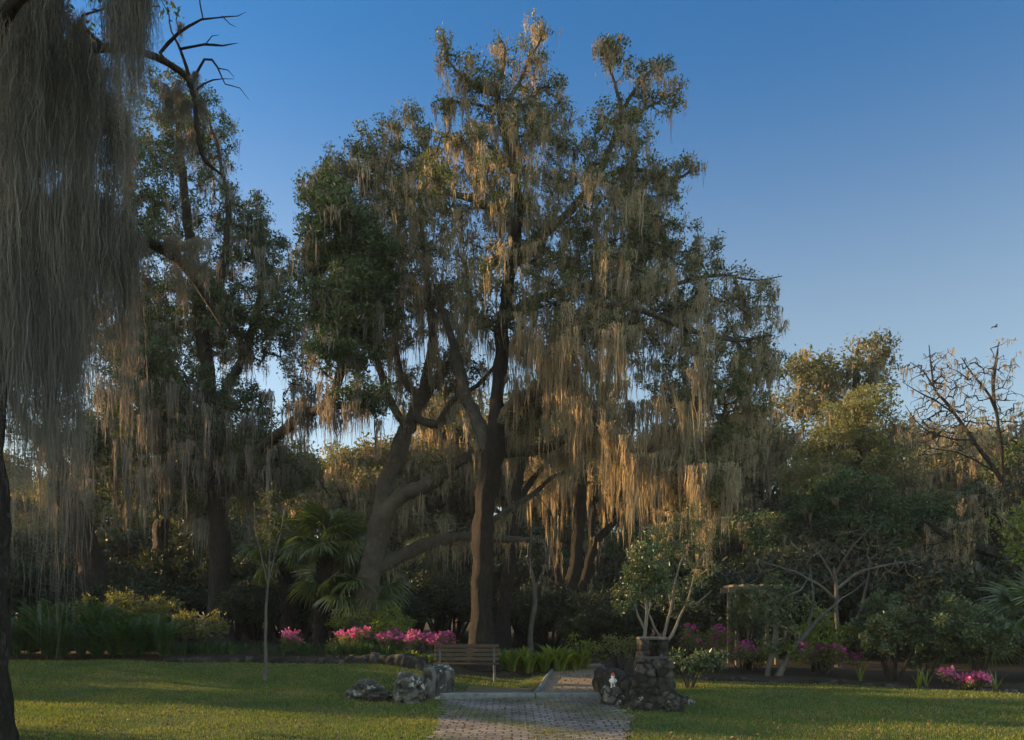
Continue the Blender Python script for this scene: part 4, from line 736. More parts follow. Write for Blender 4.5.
# sunlit shrubs and bed plants
shrub('leafy_shrub', 'bright green shrub between the palm and the pink azaleas', 'shrub', 1.5, 1.5, 221, 'fresh_leaf', 22, (.075, .035), 110, loc=T(384, 24.2), R=.15)
shrub('grassy_shrub', 'yellow-green wispy shrub in the sun at the palm foot', 'shrub', 1.7, 1.5, 222, 'fresh_leaf', 26, (.13, .016), 120, loc=T(352, 24.8), R=.16)
shrub('leafy_shrub', 'loose yellow-green shrub behind the ferns at left', 'shrub', 2.3, 2.2, 223, 'olive_leaf', 20, (.1, .05), 110, loc=T(130, 25.5), R=.26)
shrub('leafy_shrub', 'pale green shrub left of the dark oak trunk', 'shrub', 1.6, 1.3, 224, 'olive_leaf', 20, (.09, .04), 90, loc=T(190, 23.4), R=.18)
shrub('leafy_shrub', 'bright low shrub behind the small leaning tree at right', 'shrub', 1.35, 1.1, 225, 'fresh_leaf', 20, (.09, .045), 80, loc=T(822, 20.6), R=.14)
shrub('leafy_shrub', 'lime-green low shrub under the wooden arbor', 'shrub', .8, .9, 226, 'fresh_leaf', 20, (.08, .04), 60, loc=T(756, 21.6), R=.12)
shrub('leafy_shrub', 'dull low shrub behind the stone pillar', 'shrub', 1.2, 1.2, 227, 'olive_leaf', 16, (.07, .035), 80, loc=T(620, 22.5), R=.14)
shrub('leafy_shrub', 'dark glossy shrub right of the stone pillar', 'shrub', 1.0, .9, 228, 'camellia_leaf', 20, (.09, .05), 80, loc=T(690, 18.2), R=.13)
shrub('camellia_bush', 'tall glossy camellia bush, left of the two on the right lawn edge', 'bush', 2.25, 1.7, 231, 'camellia_leaf', 42, (.066, .037), 190, loc=T(893, 19.0), R=.15, low=.08)
shrub('camellia_bush', 'broad camellia bush at the right edge behind the pink flowers', 'bush', 2.1, 1.8, 232, 'camellia_leaf', 42, (.066, .037), 200, loc=T(978, 18.4), R=.15, low=.08)
shrub('camellia_bush', 'small bush between the two tall camellias', 'bush', 1.5, 1.0, 233, 'camellia_leaf', 36, (.062, .035), 90, loc=T(928, 18.8), R=.14, low=.08)
shrub('camellia_bush', 'dark leafy bush under the arbor beam', 'bush', 2.3, 1.3, 234, 'camellia_leaf', 36, (.062, .033), 110, loc=T(748, 22.4), R=.17, low=.45)
shrub('yellow_shrub', 'upright shrub with fine yellow leaves behind the leaning tree', 'shrub', 2.2, 1.2, 236, 'fresh_leaf', 12, (.09, .04), 60, loc=T(815, 21.8), R=.17, low=.3)

# azaleas: leaves plus pink blossom
def az(label, H, W, seed, px, d, fl, top=.4, n=110, bloom='pink'):
    shrub('azalea_bush', label, 'azalea', H, W, seed, 'olive_leaf', 14, (.05, .022), n, loc=T(px, d), flowers=fl, low=.15, R=.12, top_only=top, rt=.004, bloom=bloom)
az('bright pink azalea right against the tall oak trunk', .85, 1.0, 241, 447, 22.4, .8, .5)
az('pink azalea bush, middle of the three left of the tall oak', .78, 1.0, 242, 425, 22.7, .75, .45)
az('purplish pink azalea, farthest left of the three by the tall oak', .72, 1.0, 243, 399, 22.9, .5, .4, 110, 'magenta')
az('pink azalea half hidden under the palm', .75, 1.2, 244, 347, 22.8, .5)
az('few-flowered azalea left of the palm trunk', .6, .9, 245, 290, 23.4, .5)
az('magenta azalea just left of the arbor posts', 1.25, 1.1, 246, 716, 21.6, .22, .15, 130, 'magenta')
az('low magenta azalea in front of the arbor posts', .85, 1.2, 247, 742, 21.0, .25, .2, 110, 'magenta')
az('magenta azalea right of the small leaning tree', .8, 1.2, 248, 822, 19.9, .3, .3, 110, 'magenta')
az('small vivid pink azalea on the lawn edge at far right', .38, .75, 249, 972, 17.5, .95, .2, 70)
az('pink azalea flecks behind the white-barked tree', 1.5, 1.0, 250, 692, 22.5, .1, .5, 90, 'magenta')

# broad-leaved clumps: cast-iron plants and irises
def blades(n, H, W, spread, r, seg=4, droop=.8):
    m = MB()
    for _ in range(n):
        a = r.uniform(0, 6.28); q = r.uniform(0, spread); b0 = np.array([math.cos(a) * q, math.sin(a) * q, 0]); h = H * r.uniform(.6, 1.1); a += r.normal(0, .5); o = np.array([math.cos(a), math.sin(a), 0]); s = np.array([-o[1], o[0], 0])
        t = np.linspace(0, 1, seg + 1); ln = r.uniform(.15, .7) * h
        c = b0 + o * (ln * t ** 1.8)[:, None] + np.array([0, 0, 1]) * (h * (t - droop * .35 * t ** 3))[:, None]
        w = W * np.interp(t, [0, .25, .6, 1], [.35, .8, 1, .05]) * r.uniform(.7, 1.2) / 2
        V = np.stack([c - s * w[:, None], c + s * w[:, None]], 1).reshape(-1, 3); i = np.arange(seg) * 2
        m.add(V, np.stack([i, i + 1, i + 3, i + 2], -1))
    return m.arrays()
def plant(name, label, cat, V, F, mat, loc, group=None):
    return tag(link(name, mesh(name, V, F, False), M[mat], None, loc), label, cat, group)
r = rng_(300)
hp = None; lab_h = 'broad-leaved plant in the sunny low hedge right of the tall oak'
for px, d in [(504, 22.4), (512, 22.0), (520, 22.5), (528, 21.9), (536, 22.3), (544, 22.0), (552, 22.4), (560, 22.0), (568, 22.4), (576, 22.2), (584, 22.5), (507, 23.2), (524, 23.3), (541, 23.2), (558, 23.3), (574, 23.2)]:
    if hp is None: hp = plant('broad_leaf_plant', lab_h, 'plant', *blades(46, .8, .085, .2, r), 'fresh_leaf', T(px, d), 'plants of the low hedge')
    else: o = hp.copy(); COL.objects.link(o); o.location = T(px, d); o.rotation_euler.z = r.uniform(0, 6.28); s = r.uniform(.8, 1.2); o.scale = (s, s, s * r.uniform(.85, 1.05))
shrub('leafy_shrub', 'thin yellow-green shrub at the right end of the low hedge', 'shrub', 1.25, .9, 229, 'fresh_leaf', 8, (.085, .04), 40, loc=T(581, 22.8), R=.12)
hp = None; lab_b = 'low broad-leaved plant in front of the pink azaleas'
for px, d in [(404, 22.0), (412, 21.8), (421, 21.7), (430, 21.6), (439, 21.9), (448, 21.9), (457, 22.0), (465, 22.1), (397, 22.2), (452, 21.8)]:
    if hp is None: hp = plant('broad_leaf_plant', lab_b, 'plant', *blades(30, .34, .06, .16, r), 'fresh_leaf', T(px, d), 'plants edging the azalea bed')
    else: o = hp.copy(); COL.objects.link(o); o.location = T(px, d); o.rotation_euler.z = r.uniform(0, 6.28); s = r.uniform(.8, 1.2); o.scale = (s, s, s)
hp = None; lab_g = 'tuft of strappy grass in the raised bed left of the bench'
for q in range(46):
    px = r.uniform(165, 402); d = float(border_y((px - 512) / FPX * 22)) + r.uniform(.5, 1.8)
    if hp is None: hp = plant('strappy_grass', lab_g, 'grass tuft', *blades(40, .5, .022, .2, r), 'fern', T(px, d), 'grass tufts in the raised bed')
    else: o = hp.copy(); COL.objects.link(o); o.location = T(px, d); o.rotation_euler.z = r.uniform(0, 6.28); s = r.uniform(.7, 1.3); o.scale = (s, s, s)
ir = blades(9, .5, .035, .05, r, 4, .1)
for px, d, lab in [(918, 17.9, 'left of two small upright iris fans by the small camellia'), (926, 17.9, 'right of two small upright iris fans by the small camellia'), (996, 17.3, 'upright iris fan beside the vivid pink azalea'), (860, 19.0, 'small iris fan at the lawn edge left of the camellias')]:
    o = plant('iris_fan', lab, 'iris', *ir, 'fresh_leaf', T(px, d)); o.rotation_euler.z = r.uniform(0, 6)

# ferns, left
def fern_mesh(seed):
    r = rng_(seed); m = MB()
    for _ in range(26):
        a = r.uniform(0, 6.28); o = np.array([math.cos(a), math.sin(a), 0]); s = np.array([-o[1], o[0], 0]); h = r.uniform(.75, 1.25); out = r.uniform(.25, .8)
        t = np.linspace(0, 1, 24); c = o * (out * t ** 1.5)[:, None] + np.array([0, 0, 1]) * (h * (1.25 * t - .45 * t ** 2.6))[:, None]
        for sg in (-1, 1):
            for q in range(3, 24):
                L = .14 * math.sin(min(1, t[q] * 1.15) * 2.6 + .3) + .02; d = s * sg + np.array([0, 0, -.25]) + o * .25; d /= np.linalg.norm(d); up = (c[q] - c[q - 1]); up /= np.linalg.norm(up)
                m.add(np.array([c[q] - up * .012, c[q] + d * L * .5 - up * .016, c[q] + d * L, c[q] + d * L * .5 + up * .02]), np.array([[0, 1, 2, 3]]))
        st = tube(c, np.linspace(.006, .002, 24), 3); m.add(*st)
    return m.arrays()
fm = [mesh('fern', *fern_mesh(310 + k), False) for k in range(3)]
for me in fm: me.materials.append(M['fern'])
r = rng_(320)
FERN = [(px, d) for d in (22.25, 22.9, 23.6) for px in range(8, 170, 12)]
for q, (px, d) in enumerate(FERN):
    o = bpy.data.objects.new('fern', fm[q % 3]); COL.objects.link(o); o.location = T(px + r.uniform(-5, 5), d + r.uniform(-.3, .3)); o.rotation_euler.z = r.uniform(0, 6.28); s = r.uniform(.75, 1.2); o.scale = (s, s, s * r.uniform(.8, 1.45))
    tag(o, 'arching green fern in the bank along the left lawn edge', 'fern', 'ferns along the left lawn edge')

# palms: trunk with leaf stubs, fan fronds as copies of one frond
def fan_frond():
    m = MB(); r = rng_(330)
    st = spline([(0, 0, 0, .022), (.35, 0, .1, .017), (.7, 0, .12, .013), (.95, 0, .06, .01)], .1); m.add(*tube(st[:, :3], st[:, 3], 5))
    b0 = np.array([.9, 0, .07]); n = 40
    for k in range(n):
        a = math.radians(-125 + 250 * k / (n - 1)); L = .82 * (1 - .28 * abs(a) / 2.2) * r.uniform(.9, 1.05); d = np.array([math.cos(a), math.sin(a), 0]); s = np.array([-d[1], d[0], 0])
        t = np.linspace(0, 1, 6); z = .12 * np.sin(t * 2.2) - .5 * np.clip(t - .4, 0, 1) ** 1.6 * r.uniform(.6, 1.6) - .10 * abs(a) * t
        c = b0 + d * (L * t)[:, None] + np.array([0, 0, 1]) * z[:, None]; w = np.array([.012, .022, .026, .02, .012, .002]) * 1.2
        tilt = s + np.array([0, 0, .5 * (1 if k % 2 else -1)])
        V = np.stack([c - tilt * w[:, None], c + tilt * w[:, None]], 1).reshape(-1, 3); i = np.arange(5) * 2; m.add(V, np.stack([i, i + 1, i + 3, i + 2], -1))
    return mesh('frond', *m.arrays(), False)
FR = fan_frond(); FR.materials.append(M['palm_leaf'])
def palm(label, px, d, H, nf, seed, size=1.0, lean=0.0, name='cabbage_palm', tr=.2):
    r = rng_(seed); loc = T(px, d); root = thing(name, label, 'palm', loc); b = MB()
    tp = spline([(0, 0, -.2, tr * 1.15), (lean * .3, 0, H * .4, tr), (lean, 0, H, tr * 1.05)], .12); b.add(*tube(tp[:, :3], tp[:, 3], 14, .08, r))
    for k in range(90):                                         # old leaf bases
        z = H * r.uniform(.05, 1); a = r.uniform(0, 6.28); o = np.array([math.cos(a), math.sin(a), 0]); x = np.array([lean * (z / H) ** 1.5, 0, z]) + o * tr * .8
        st = spline([(*x, .05), (*(x + o * .10 + [0, 0, .1]), .04), (*(x + o * .16 + [0, 0, .24]), .012)], .1); b.add(*tube(st[:, :3], st[:, 3], 5))
    V, F = b.arrays(); link('trunk', mesh('trunk', V, F), M['oak_bark'], root)
    for k in range(nf):
        o = link('frond', FR, None, root, (lean, 0, H + r.uniform(-.15, .12))); el = r.choice([r.uniform(-.15, .9), r.uniform(-.6, .2), r.uniform(.5, 1.35)]); s = size * r.uniform(.85, 1.15)
        o.rotation_euler = (r.normal(0, .35), -el, k * 2.399 + r.normal(0, .2)); o.scale = (s, s, s)
    return root
palm('cabbage palm with sunlit fan fronds and rough trunk, right of the sapling', 318, 25.6, 3.3, 46, 340, 1.0, .35)
palm('shorter cabbage palm with hanging dark fronds just left of the sunlit palm', 289, 27.4, 3.0, 30, 341, .95, -.1)
palm('low trunkless palm at the foot of the leaning oak', 352, 25.9, 1.9, 30, 342, 1.15, 0, 'cabbage_palm', .16)
palm('low palm with arching fronds at the right edge of the lawn', 1040, 18.6, 1.2, 20, 343, 1.0, 0, 'low_palm', .14)

# ------------------------------------------------------------------ small trees near the lawn
oak('sapling', 'thin bare sapling with upswept twigs standing alone on the left lawn', 'sapling', 18.2,
    [(265, 679, 0, 2.08), (265.5, 660, 0, 1.52), (266, 630, 0, 1.36), (267, 600, 0, 1.20), (268.5, 578, 0, 1.04)],
    [[(268, 585, 0, 0.80), (262, 560, 0, 0.64), (256, 530, .1, 0.40), (254, 500, .1, 0.24)], [(268.5, 580, 0, 0.80), (275, 555, .1, 0.64), (282, 525, .2, 0.40), (285, 500, .2, 0.24)], [(268.5, 578, 0, 0.80), (270, 550, -.1, 0.64), (270, 515, -.1, 0.40), (268, 486, 0, 0.24)]],
    [(270, 525, 17, 36, 100, 0, .5), (268, 555, 10, 20, 20, 0, .3), (270, 500, 12, 18, 30, 0, .4)], 51, bark='grey_bark', lbark='grey_bark', leaf='wood_leaf', leafk=5, leafR=.12, leafs=(.045, .018), mossp=0, mosslimb=0, branch_rt=.0042, limb_name='branch')
oak('white_barked_tree', 'small pale-barked tree with several stems behind the stone pillar', 'tree', 17.4,
    [(668, 672, 0, 2.23), (666, 655, 0, 1.97), (664, 642, 0, 1.79), (666, 625, 0, 1.43), (671, 605, 0, 1.25), (676, 580, 0, 1.03), (681, 562, 0, 0.81), (690, 545, 0, 0.45)],
    [[(665, 645, 0, 1.61), (676, 625, .4, 1.43), (684, 608, .6, 1.16), (690, 590, .7, 0.94), (696, 570, .8, 0.71), (704, 552, .9, 0.36)], [(666, 650, 0, 1.34), (655, 628, -.3, 1.07), (650, 615, -.4, 0.81), (640, 604, -.5, 0.45)], [(671, 607, 0, 0.81), (668, 585, .3, 0.67), (664, 560, .4, 0.49), (668, 540, .4, 0.27)], [(684, 608, .6, 0.71), (700, 600, .8, 0.53), (712, 590, .9, 0.27)], [(681, 562, 0, 0.53), (676, 545, .2, 0.36), (672, 530, .2, 0.22)]],
    [(668, 535, 22, 22, 50, 0, .6), (695, 550, 22, 22, 40, .4, .6), (684, 520, 22, 16, 30, .2, .6), (705, 575, 16, 20, 22, .8, .5), (655, 570, 14, 16, 20, .2, .4), (680, 600, 30, 24, 26, .3, .5)],
    52, bark='pale_bark', lbark='pale_bark', leaf='camellia_leaf', leafk=22, leafR=.2, leafs=(.075, .022), mossp=.04, mossL=(.2, .5), mosslimb=0, branch_rt=.005)
oak('glossy_tree', 'small round-headed tree with glossy dark leaves rising above the stone pillar', 'tree', 15.6,
    [(646, 690, 0, 2.24), (645, 660, 0, 2.02), (644, 640, 0, 1.79), (646, 622, 0, 1.68), (646, 605, 0, 1.34), (643, 585, 0, 0.90), (640, 565, 0, 0.45)],
    [[(645, 630, 0, 1.12), (638, 616, -.1, 0.95), (634, 602, -.2, 0.56)], [(646, 610, 0, 1.01), (655, 590, .1, 0.67), (660, 570, .2, 0.39)], [(646, 618, 0, 0.90), (651, 606, .2, 0.67), (650, 590, .2, 0.45)]],
    [(640, 570, 24, 22, 70, 0, .5), (630, 588, 18, 16, 36, -.1, .4), (652, 584, 16, 18, 34, .1, .4), (645, 552, 14, 10, 22, 0, .3), (622, 606, 10, 8, 8, -.2, .2)],
    53, bark='pale_bark', lbark='pale_bark', leaf='camellia_leaf', leafk=32, leafR=.14, leafs=(.068, .033), mossp=0, mosslimb=0, branch_rt=.005)
oak('leaning_tree', 'small lichen-grey tree with two leaning trunks at the right lawn edge', 'tree', 20.2,
    [(776, 686, 0, 3.31), (780, 672, 0, 2.93), (787, 660, 0, 2.68), (797, 645, 0, 2.42), (808, 632, 0, 2.04), (820, 618, 0, 1.66), (832, 607, 0, 1.27), (842, 598, 0, 0.77)],
    [[(766, 686, 0, 2.93), (768, 668, 0, 2.68), (772, 650, 0, 2.42), (775, 630, 0, 2.17), (775, 608, 0, 1.91), (770, 598, -.2, 1.40), (758, 588, -.3, 1.02), (746, 584, -.4, 0.58)], [(775, 612, 0, 1.53), (786, 596, .3, 1.27), (800, 590, .4, 1.02), (808, 578, .5, 0.64)], [(805, 636, 0, 1.27), (812, 610, .3, 1.02), (812, 585, .4, 0.77), (810, 565, .4, 0.44)], [(842, 598, 0, 0.64), (855, 590, .2, 0.51), (866, 580, .3, 0.32)]],
    [(778, 590, 18, 18, 46, 0, .5), (752, 600, 20, 16, 40, -.2, .5), (780, 618, 22, 20, 36, 0, .5), (800, 605, 14, 14, 14, .3, .4), (775, 645, 12, 16, 14, 0, .3)],
    54, bark='grey_bark', lbark='grey_bark', leaf='camellia_leaf', leafk=18, leafR=.17, leafs=(.08, .04), mossp=.03, mossL=(.15, .4), mosslimb=0, limb_name='trunk', branch_rt=.005)

# ------------------------------------------------------------------ stonework
import bmesh
from mathutils import noise as mn
def cells(V, Nrm, s, amp, r):
    """pushes a surface out stone by stone; returns verts, a random value per stone, and 0 in the joints .. 1 on the stones"""
    order = r.permutation(len(V)); sites = np.zeros((0, 3)); ss = []
    for k in order[:6000]:
        q = V[k]; d = s * r.uniform(.45, 1.25)
        if len(sites) == 0 or np.min(np.sum((sites - q) ** 2, 1) - np.array(ss) * d) > 0: sites = np.vstack([sites, q]); ss.append(d)
    ws = np.array(ss); sq = r.uniform(.7, 1.25, len(sites)); cv = r.uniform(0, 1, len(sites)); co = r.normal(0, 1, len(sites))
    Vw = V + np.array([mn.noise_vector(Vector(v * 7)) for v in V]) * s * .22
    d = np.concatenate([np.sqrt(np.sum(((Vw[k:k + 2000, None] - sites[None]) * [1, 1, 1.35]) ** 2, 2)) * sq[None] for k in range(0, len(V), 2000)])
    idx = np.argsort(d, 1)[:, :2]; d1 = np.take_along_axis(d, idx[:, :1], 1)[:, 0]; d2 = np.take_along_axis(d, idx[:, 1:2], 1)[:, 0]; c = idx[:, 0]
    f = sstep(0, .26 * s, d2 - d1)
    fine = np.array([mn.fractal(Vector(v * 14), .9, 2.1, 4) for v in V]) * .16 + np.array([mn.fractal(Vector(v * 4), .9, 2.1, 3) for v in V]) * .25
    return V + Nrm * (amp * (f * (.9 + .45 * co[c]) + fine))[:, None], cv[c], f
def normals(V, F):
    n = np.zeros_like(V)
    for f in F:
        q = V[f]; fn = np.cross(q[:, 1] - q[:, 0], q[:, 2] - q[:, 0])
        for k in range(f.shape[1]): np.add.at(n, f[:, k], fn)
    return n / (np.linalg.norm(n, axis=1)[:, None] + 1e-9)
def masonry(name, V, F, s, amp, seed, mat, parent=None, loc=None):
    r = rng_(seed); V = np.asarray(V, float); V2, cv, f = cells(V, normals(V, [F]), s, amp, r)
    me = mesh(name, V2, F, True)
    for nm, val in (('cell', cv), ('face', f)):
        a = me.attributes.new(nm, 'FLOAT', 'POINT'); a.data.foreach_set('value', val.astype(np.float32))
    return link(name, me, M[mat], parent, loc)
def squircle(n, p=5.0):
    a = np.arange(n) * 2 * np.pi / n; c, s = np.cos(a), np.sin(a); k = (np.abs(c) ** p + np.abs(s) ** p) ** (-1 / p); return np.stack([c * k, s * k], 1)
def column_mesh(levels, n, m):
    """levels (z, half width x, half width y, shift x, shift y); closed on top"""
    lv = np.array(levels, float); t = np.linspace(0, len(lv) - 1, m); L = np.stack([np.interp(t, np.arange(len(lv)), lv[:, k]) for k in range(5)], 1); q = squircle(n)
    V = np.concatenate([np.column_stack([q[:, 0] * l[1] + l[3], q[:, 1] * l[2] + l[4], np.full(n, l[0])]) for l in L] + [np.column_stack([q[:, 0] * L[-1][1] * k + L[-1][3], q[:, 1] * L[-1][2] * k + L[-1][4], np.full(n, L[-1][0] + .02 * (1 - k))]) for k in (.75, .5, .25, .02)])
    rows = m + 4; i = np.arange(rows - 1)[:, None] * n; j = np.arange(n)[None]; j2 = (j + 1) % n
    return V, np.stack([i + j, i + j2, i + n + j2, i + n + j], -1).reshape(-1, 4)
# pillar
PB = np.array(T(653, 13.9))
pil = thing('stone_pillar', 'tapering dark rubble-stone pillar with a flat cap, right of the brick path', 'pillar', PB)
V, F = column_mesh([(-.1, .47, .46, .02, 0), (.06, .43, .43, .02, 0), (.22, .37, .37, .01, 0), (.42, .315, .32, 0, 0), (.62, .27, .28, -.01, 0), (.80, .24, .26, -.015, 0), (.88, .215, .24, -.02, 0)], 110, 60)
masonry('rubble_body', V, F, .155, .05, 401, 'masonry', pil)
b = MB(); b.box((-.02, -.02, .905), (.5, .5, .05), rotz(.05), .012); V, F = b.arrays(); link('ledge', mesh('ledge', V, F, False), M['mortar'], pil)
for k, (x, y, w_, d_) in enumerate([(-.18, -.02, .075, .2), (.15, .0, .075, .2), (-.02, .13, .2, .085), (-.02, .0, .09, .06)]):
    V, F = column_mesh([(.92, w_, d_, x, y), (1.05, w_ * .97, d_, x, y), (1.2, w_ * .94, d_ * .98, x, y)], 44, 20); masonry('niche_stones', V, F, .11, .022, 402 + k, 'masonry', pil)
b = MB(); b.box((-.02, .01, 1.235), (.5, .48, .05), rotz(-.04), .015); V, F = b.arrays(); link('cap_slab', mesh('cap_slab', V, F, False), M['stone'], pil)
def sweep_wall(name, label, pts, hs, th, s, amp, seed, mat='masonry', res=.045):
    """rubble wall along a line on the ground, rounded at the ends"""
    r = rng_(seed); pts = np.array(pts, float); base = np.array([*pts[0], float(terrain(*pts[0]))])
    q = spline(np.column_stack([pts, np.zeros(len(pts)), hs, np.full(len(pts), th)]), res); n = len(q); t = np.gradient(q[:, :2], axis=0); t /= np.linalg.norm(t, axis=1)[:, None]; nr = np.stack([-t[:, 1], t[:, 0]], 1)
    k = max(14, int((2 * np.mean(hs) + th) / res)); a = np.linspace(-1, 1, k); lx = np.sign(a) * np.minimum(1, np.abs(a) * 1.9) ; hz = 1 - np.clip((np.abs(a) - .42) / .58, 0, 1) ** 1.25
    u = np.arange(n) * res; tot = u[-1]; e = np.clip(np.minimum(u, tot - u) / .12, 0, 1) ** .5
    V = []
    for p in range(n):
        xy = q[p, :2] + nr[p] * (lx * th / 2 * (.25 + .75 * e[p]))[:, None]; g = terrain(xy[:, 0], xy[:, 1]); V.append(np.column_stack([xy, g - .08 + (q[p, 3] * e[p] + .08) * hz]))
    V = np.concatenate(V) - base; i = np.arange(n - 1)[:, None] * k; j = np.arange(k - 1)[None]
    F = np.stack([i + j, i + k + j, i + k + j + 1, i + j + 1], -1).reshape(-1, 4)
    if normals(V, [F])[k * (n // 2) + k // 2][2] < 0: F = F[:, ::-1]
    o = masonry(name, V, F, s, amp, seed, mat, None, base); return tag(o, label, 'stone wall')
sweep_wall('stone_wall', 'low rubble wall joining the left side of the stone pillar', [(1.98, 16.9), (2.02, 15.6), (2.12, 14.9), (2.3, 14.2)], [.5, .52, .5, .46], .46, .17, .05, 410)
V, F = column_mesh([(-.1, .2, .2, 0, 0), (.1, .19, .18, 0, 0), (.24, .17, .16, 0, 0), (.3, .14, .13, 0, 0)], 60, 26)
tag(masonry('ledge_stone', V, F, .2, .035, 413, 'rock', None, (1.86, 14.55, float(terrain(1.86, 14.55)))), 'squat ledge stone under the small white figurine by the wall', 'rock')
sweep_wall('stone_wall', 'grey stone wall end beside the lichen-white boulder', [(-1.52, 15.75), (-1.5, 16.6), (-1.75, 18.0)], [.52, .52, .4], .5, .2, .05, 420, 'rock')
bxs = np.linspace(-9.6, -2.2, 15); rr = rng_(431)
sweep_wall('stone_border', 'long low stone border of the raised bed across the left lawn', [(x, float(border_y(x)) + rr.normal(0, .06)) for x in bxs], np.array([.1] * 9 + [.13, .16, .2, .24, .28, .3]) * rr.uniform(.7, 1.15, 15), .3, .24, .05, 430)
bx2 = np.linspace(4.9, 13, 13)
sweep_wall('stone_border', 'dark stone edging along the right lawn and flower beds', [(x, float(border_y(x)) + rr.normal(0, .05)) for x in bx2], np.full(13, .07) * rr.uniform(.5, 1.4, 13), .2, .2, .03, 440)
def boulder(name, label, px, d, size, seed, mat='rock', sink=.3, sub=5):
    r = rng_(seed); c = np.array(T(px, d)); bm = bmesh.new(); bmesh.ops.create_icosphere(bm, subdivisions=sub, radius=1)
    V = np.array([v.co[:] for v in bm.verts]); F = np.array([[v.index for v in f.verts] for f in bm.faces]); bm.free()
    pl = rand_unit(r, 12); off = r.uniform(.5, .92, 12); sd = Vector(r.uniform(-50, 50, 3))
    for q in range(12):
        dd = V @ pl[q] - off[q]; V = V - np.where(dd > 0, dd, 0)[:, None] * pl[q] * .8
    h = np.array([.30 * mn.fractal(Vector(v * 1.7) + sd, .8, 2.1, 3) + .20 * (mn.ridged_multi_fractal(Vector(v * 3.2) + sd, .9, 2.2, 4, 1, 2) - 1.2) - .16 * max(0, .42 - mn.voronoi(Vector(v * 3.6) + sd)[0][0]) * 2.4 for v in V])
    V = V * (1 + h)[:, None] * np.asarray(size) / 2 * 1.12
    me = mesh(name, V, F); n = len(V)
    for nm, val in (('cell', np.clip(.5 + 2.2 * (h - h.mean()), 0, 1)), ('face', sstep(-.42, -.12, h - h.mean()))):
        a = me.attributes.new(nm, 'FLOAT', 'POINT'); a.data.foreach_set('value', val.astype(np.float32))
    return tag(link(name, me, M[mat], None, c + [0, 0, size[2] * (.5 - sink)]), label, 'rock')
boulder('boulder', 'big pitted boulder with white lichen beside the left end of the kerb', 410, 15.3, (.74, .7, .72), 450, sink=.12)
boulder('rock', 'pale upper rock of the low pile left of the boulder', 368, 15.7, (.46, .42, .36), 451, sink=.0)
boulder('rock', 'dark low rock at the front of the pile left of the boulder', 377, 15.35, (.58, .4, .3), 452, 'masonry', .25)
boulder('rock', 'leftmost small rock of the low pile on the lawn', 354, 15.7, (.32, .36, .28), 453, 'rock', .25)
boulder('rock', 'rubble rock lying right of the pillar foot', 679, 14.6, (.4, .4, .28), 454, 'masonry', .3)
boulder('rock', 'small outer rubble rock on the grass right of the pillar', 687, 14.7, (.22, .24, .18), 455, 'rock', .3)
boulder('rock', 'dark rock pressed against the front foot of the pillar', 667, 13.5, (.28, .26, .24), 456, 'masonry', .3)

# little white figurine with a red cap on the ledge stone
r = rng_(460); fz = float(.33)
M['china'] = noisemat('china', [(.6, .6, .58), (.72, .72, .7)], 20, .05, .4, .002); M['red_paint'] = noisemat('red_paint', [(.45, .05, .03), (.55, .08, .04)], 20, .05, .45, .002)
fg = thing('figurine', 'tiny white figurine with a red cap on the ledge stone left of the pillar', 'figurine', (1.83, 14.44, fz))
def lathe(prof, n=16):
    V = np.array([[q * math.cos(a), q * math.sin(a), z] for (q, z) in prof for a in np.arange(n) * 2 * np.pi / n]); i = np.arange(len(prof) - 1)[:, None] * n; j = np.arange(n)[None]
    return V, np.stack([i + j, i + (j + 1) % n, i + n + (j + 1) % n, i + n + j], -1).reshape(-1, 4)
b = MB(); b.add(*lathe([(.001, .08), (.035, .075), (.05, .09), (.052, .13), (.042, .165), (.025, .18), (.036, .2), (.037, .225), (.025, .245), (.001, .25)])); V, F = b.arrays(); link('body', mesh('body', V, F), M['china'], fg)
b = MB()
for sx in (-1, 1): V, F = tube(np.array([(sx * .025, -.005, 0), (sx * .025, 0, .05), (sx * .022, 0, .09)]), [.02, .014, .018], 8); b.add(V, F)
V, F = b.arrays(); link('legs', mesh('legs', V, F), M['china'], fg)
b = MB()
for sx in (-1, 1): V, F = tube(np.array([(sx * .04, 0, .165), (sx * .062, -.01, .135), (sx * .055, -.03, .11)]), [.014, .012, .01], 8); b.add(V, F)
V, F = b.arrays(); link('arms', mesh('arms', V, F), M['china'], fg)
V, F = lathe([(.041, .222), (.036, .245), (.02, .27), (.001, .285)]); link('cap', mesh('cap', V, F), M['red_paint'], fg)

# ------------------------------------------------------------------ bench
BL = np.array(T(467, 19.2)); be = thing('park_bench', 'brown slatted park bench facing the path under the tall oak', 'bench', BL); be.rotation_euler.z = .05
W_ = 1.56
def slats(name, items):
    for (y, z, h, dd, ang) in items:
        b = MB(); b.box((0, 0, 0), (W_, dd, h), None, .006); V, F = b.arrays(); V = V @ rotx(ang).T + [0, y, z]; link(name, mesh(name, V, F, False), M['bench_wood'], be)
slats('back_slat', [(.19 + .02 * k, .53 + .105 * k, .088, .035, -.18) for k in range(4)])
slats('seat_slat', [(-.22 + .1 * k, .43 + .004 * k, .032, .088, .03) for k in range(4)])
for sx in (-1, 1):
    b = MB(); x = sx * (W_ / 2 - .12)
    for q in ([(-.24, 0), (-.22, .2), (-.22, .405)], [(.24, 0), (.17, .25), (.16, .42)], [(.15, .4), (.2, .6), (.27, .88)], [(-.24, .405), (0, .4), (.16, .41)]):
        pts = np.array([(x, y, z) for y, z in q]); V, F = tube(spline(np.c_[pts, np.full(len(pts), .024)], .06)[:, :3], .026, 8); b.add(V, F)
    V, F = b.arrays(); link('leg_frame', mesh('leg_frame', V, F), M['iron'], be)

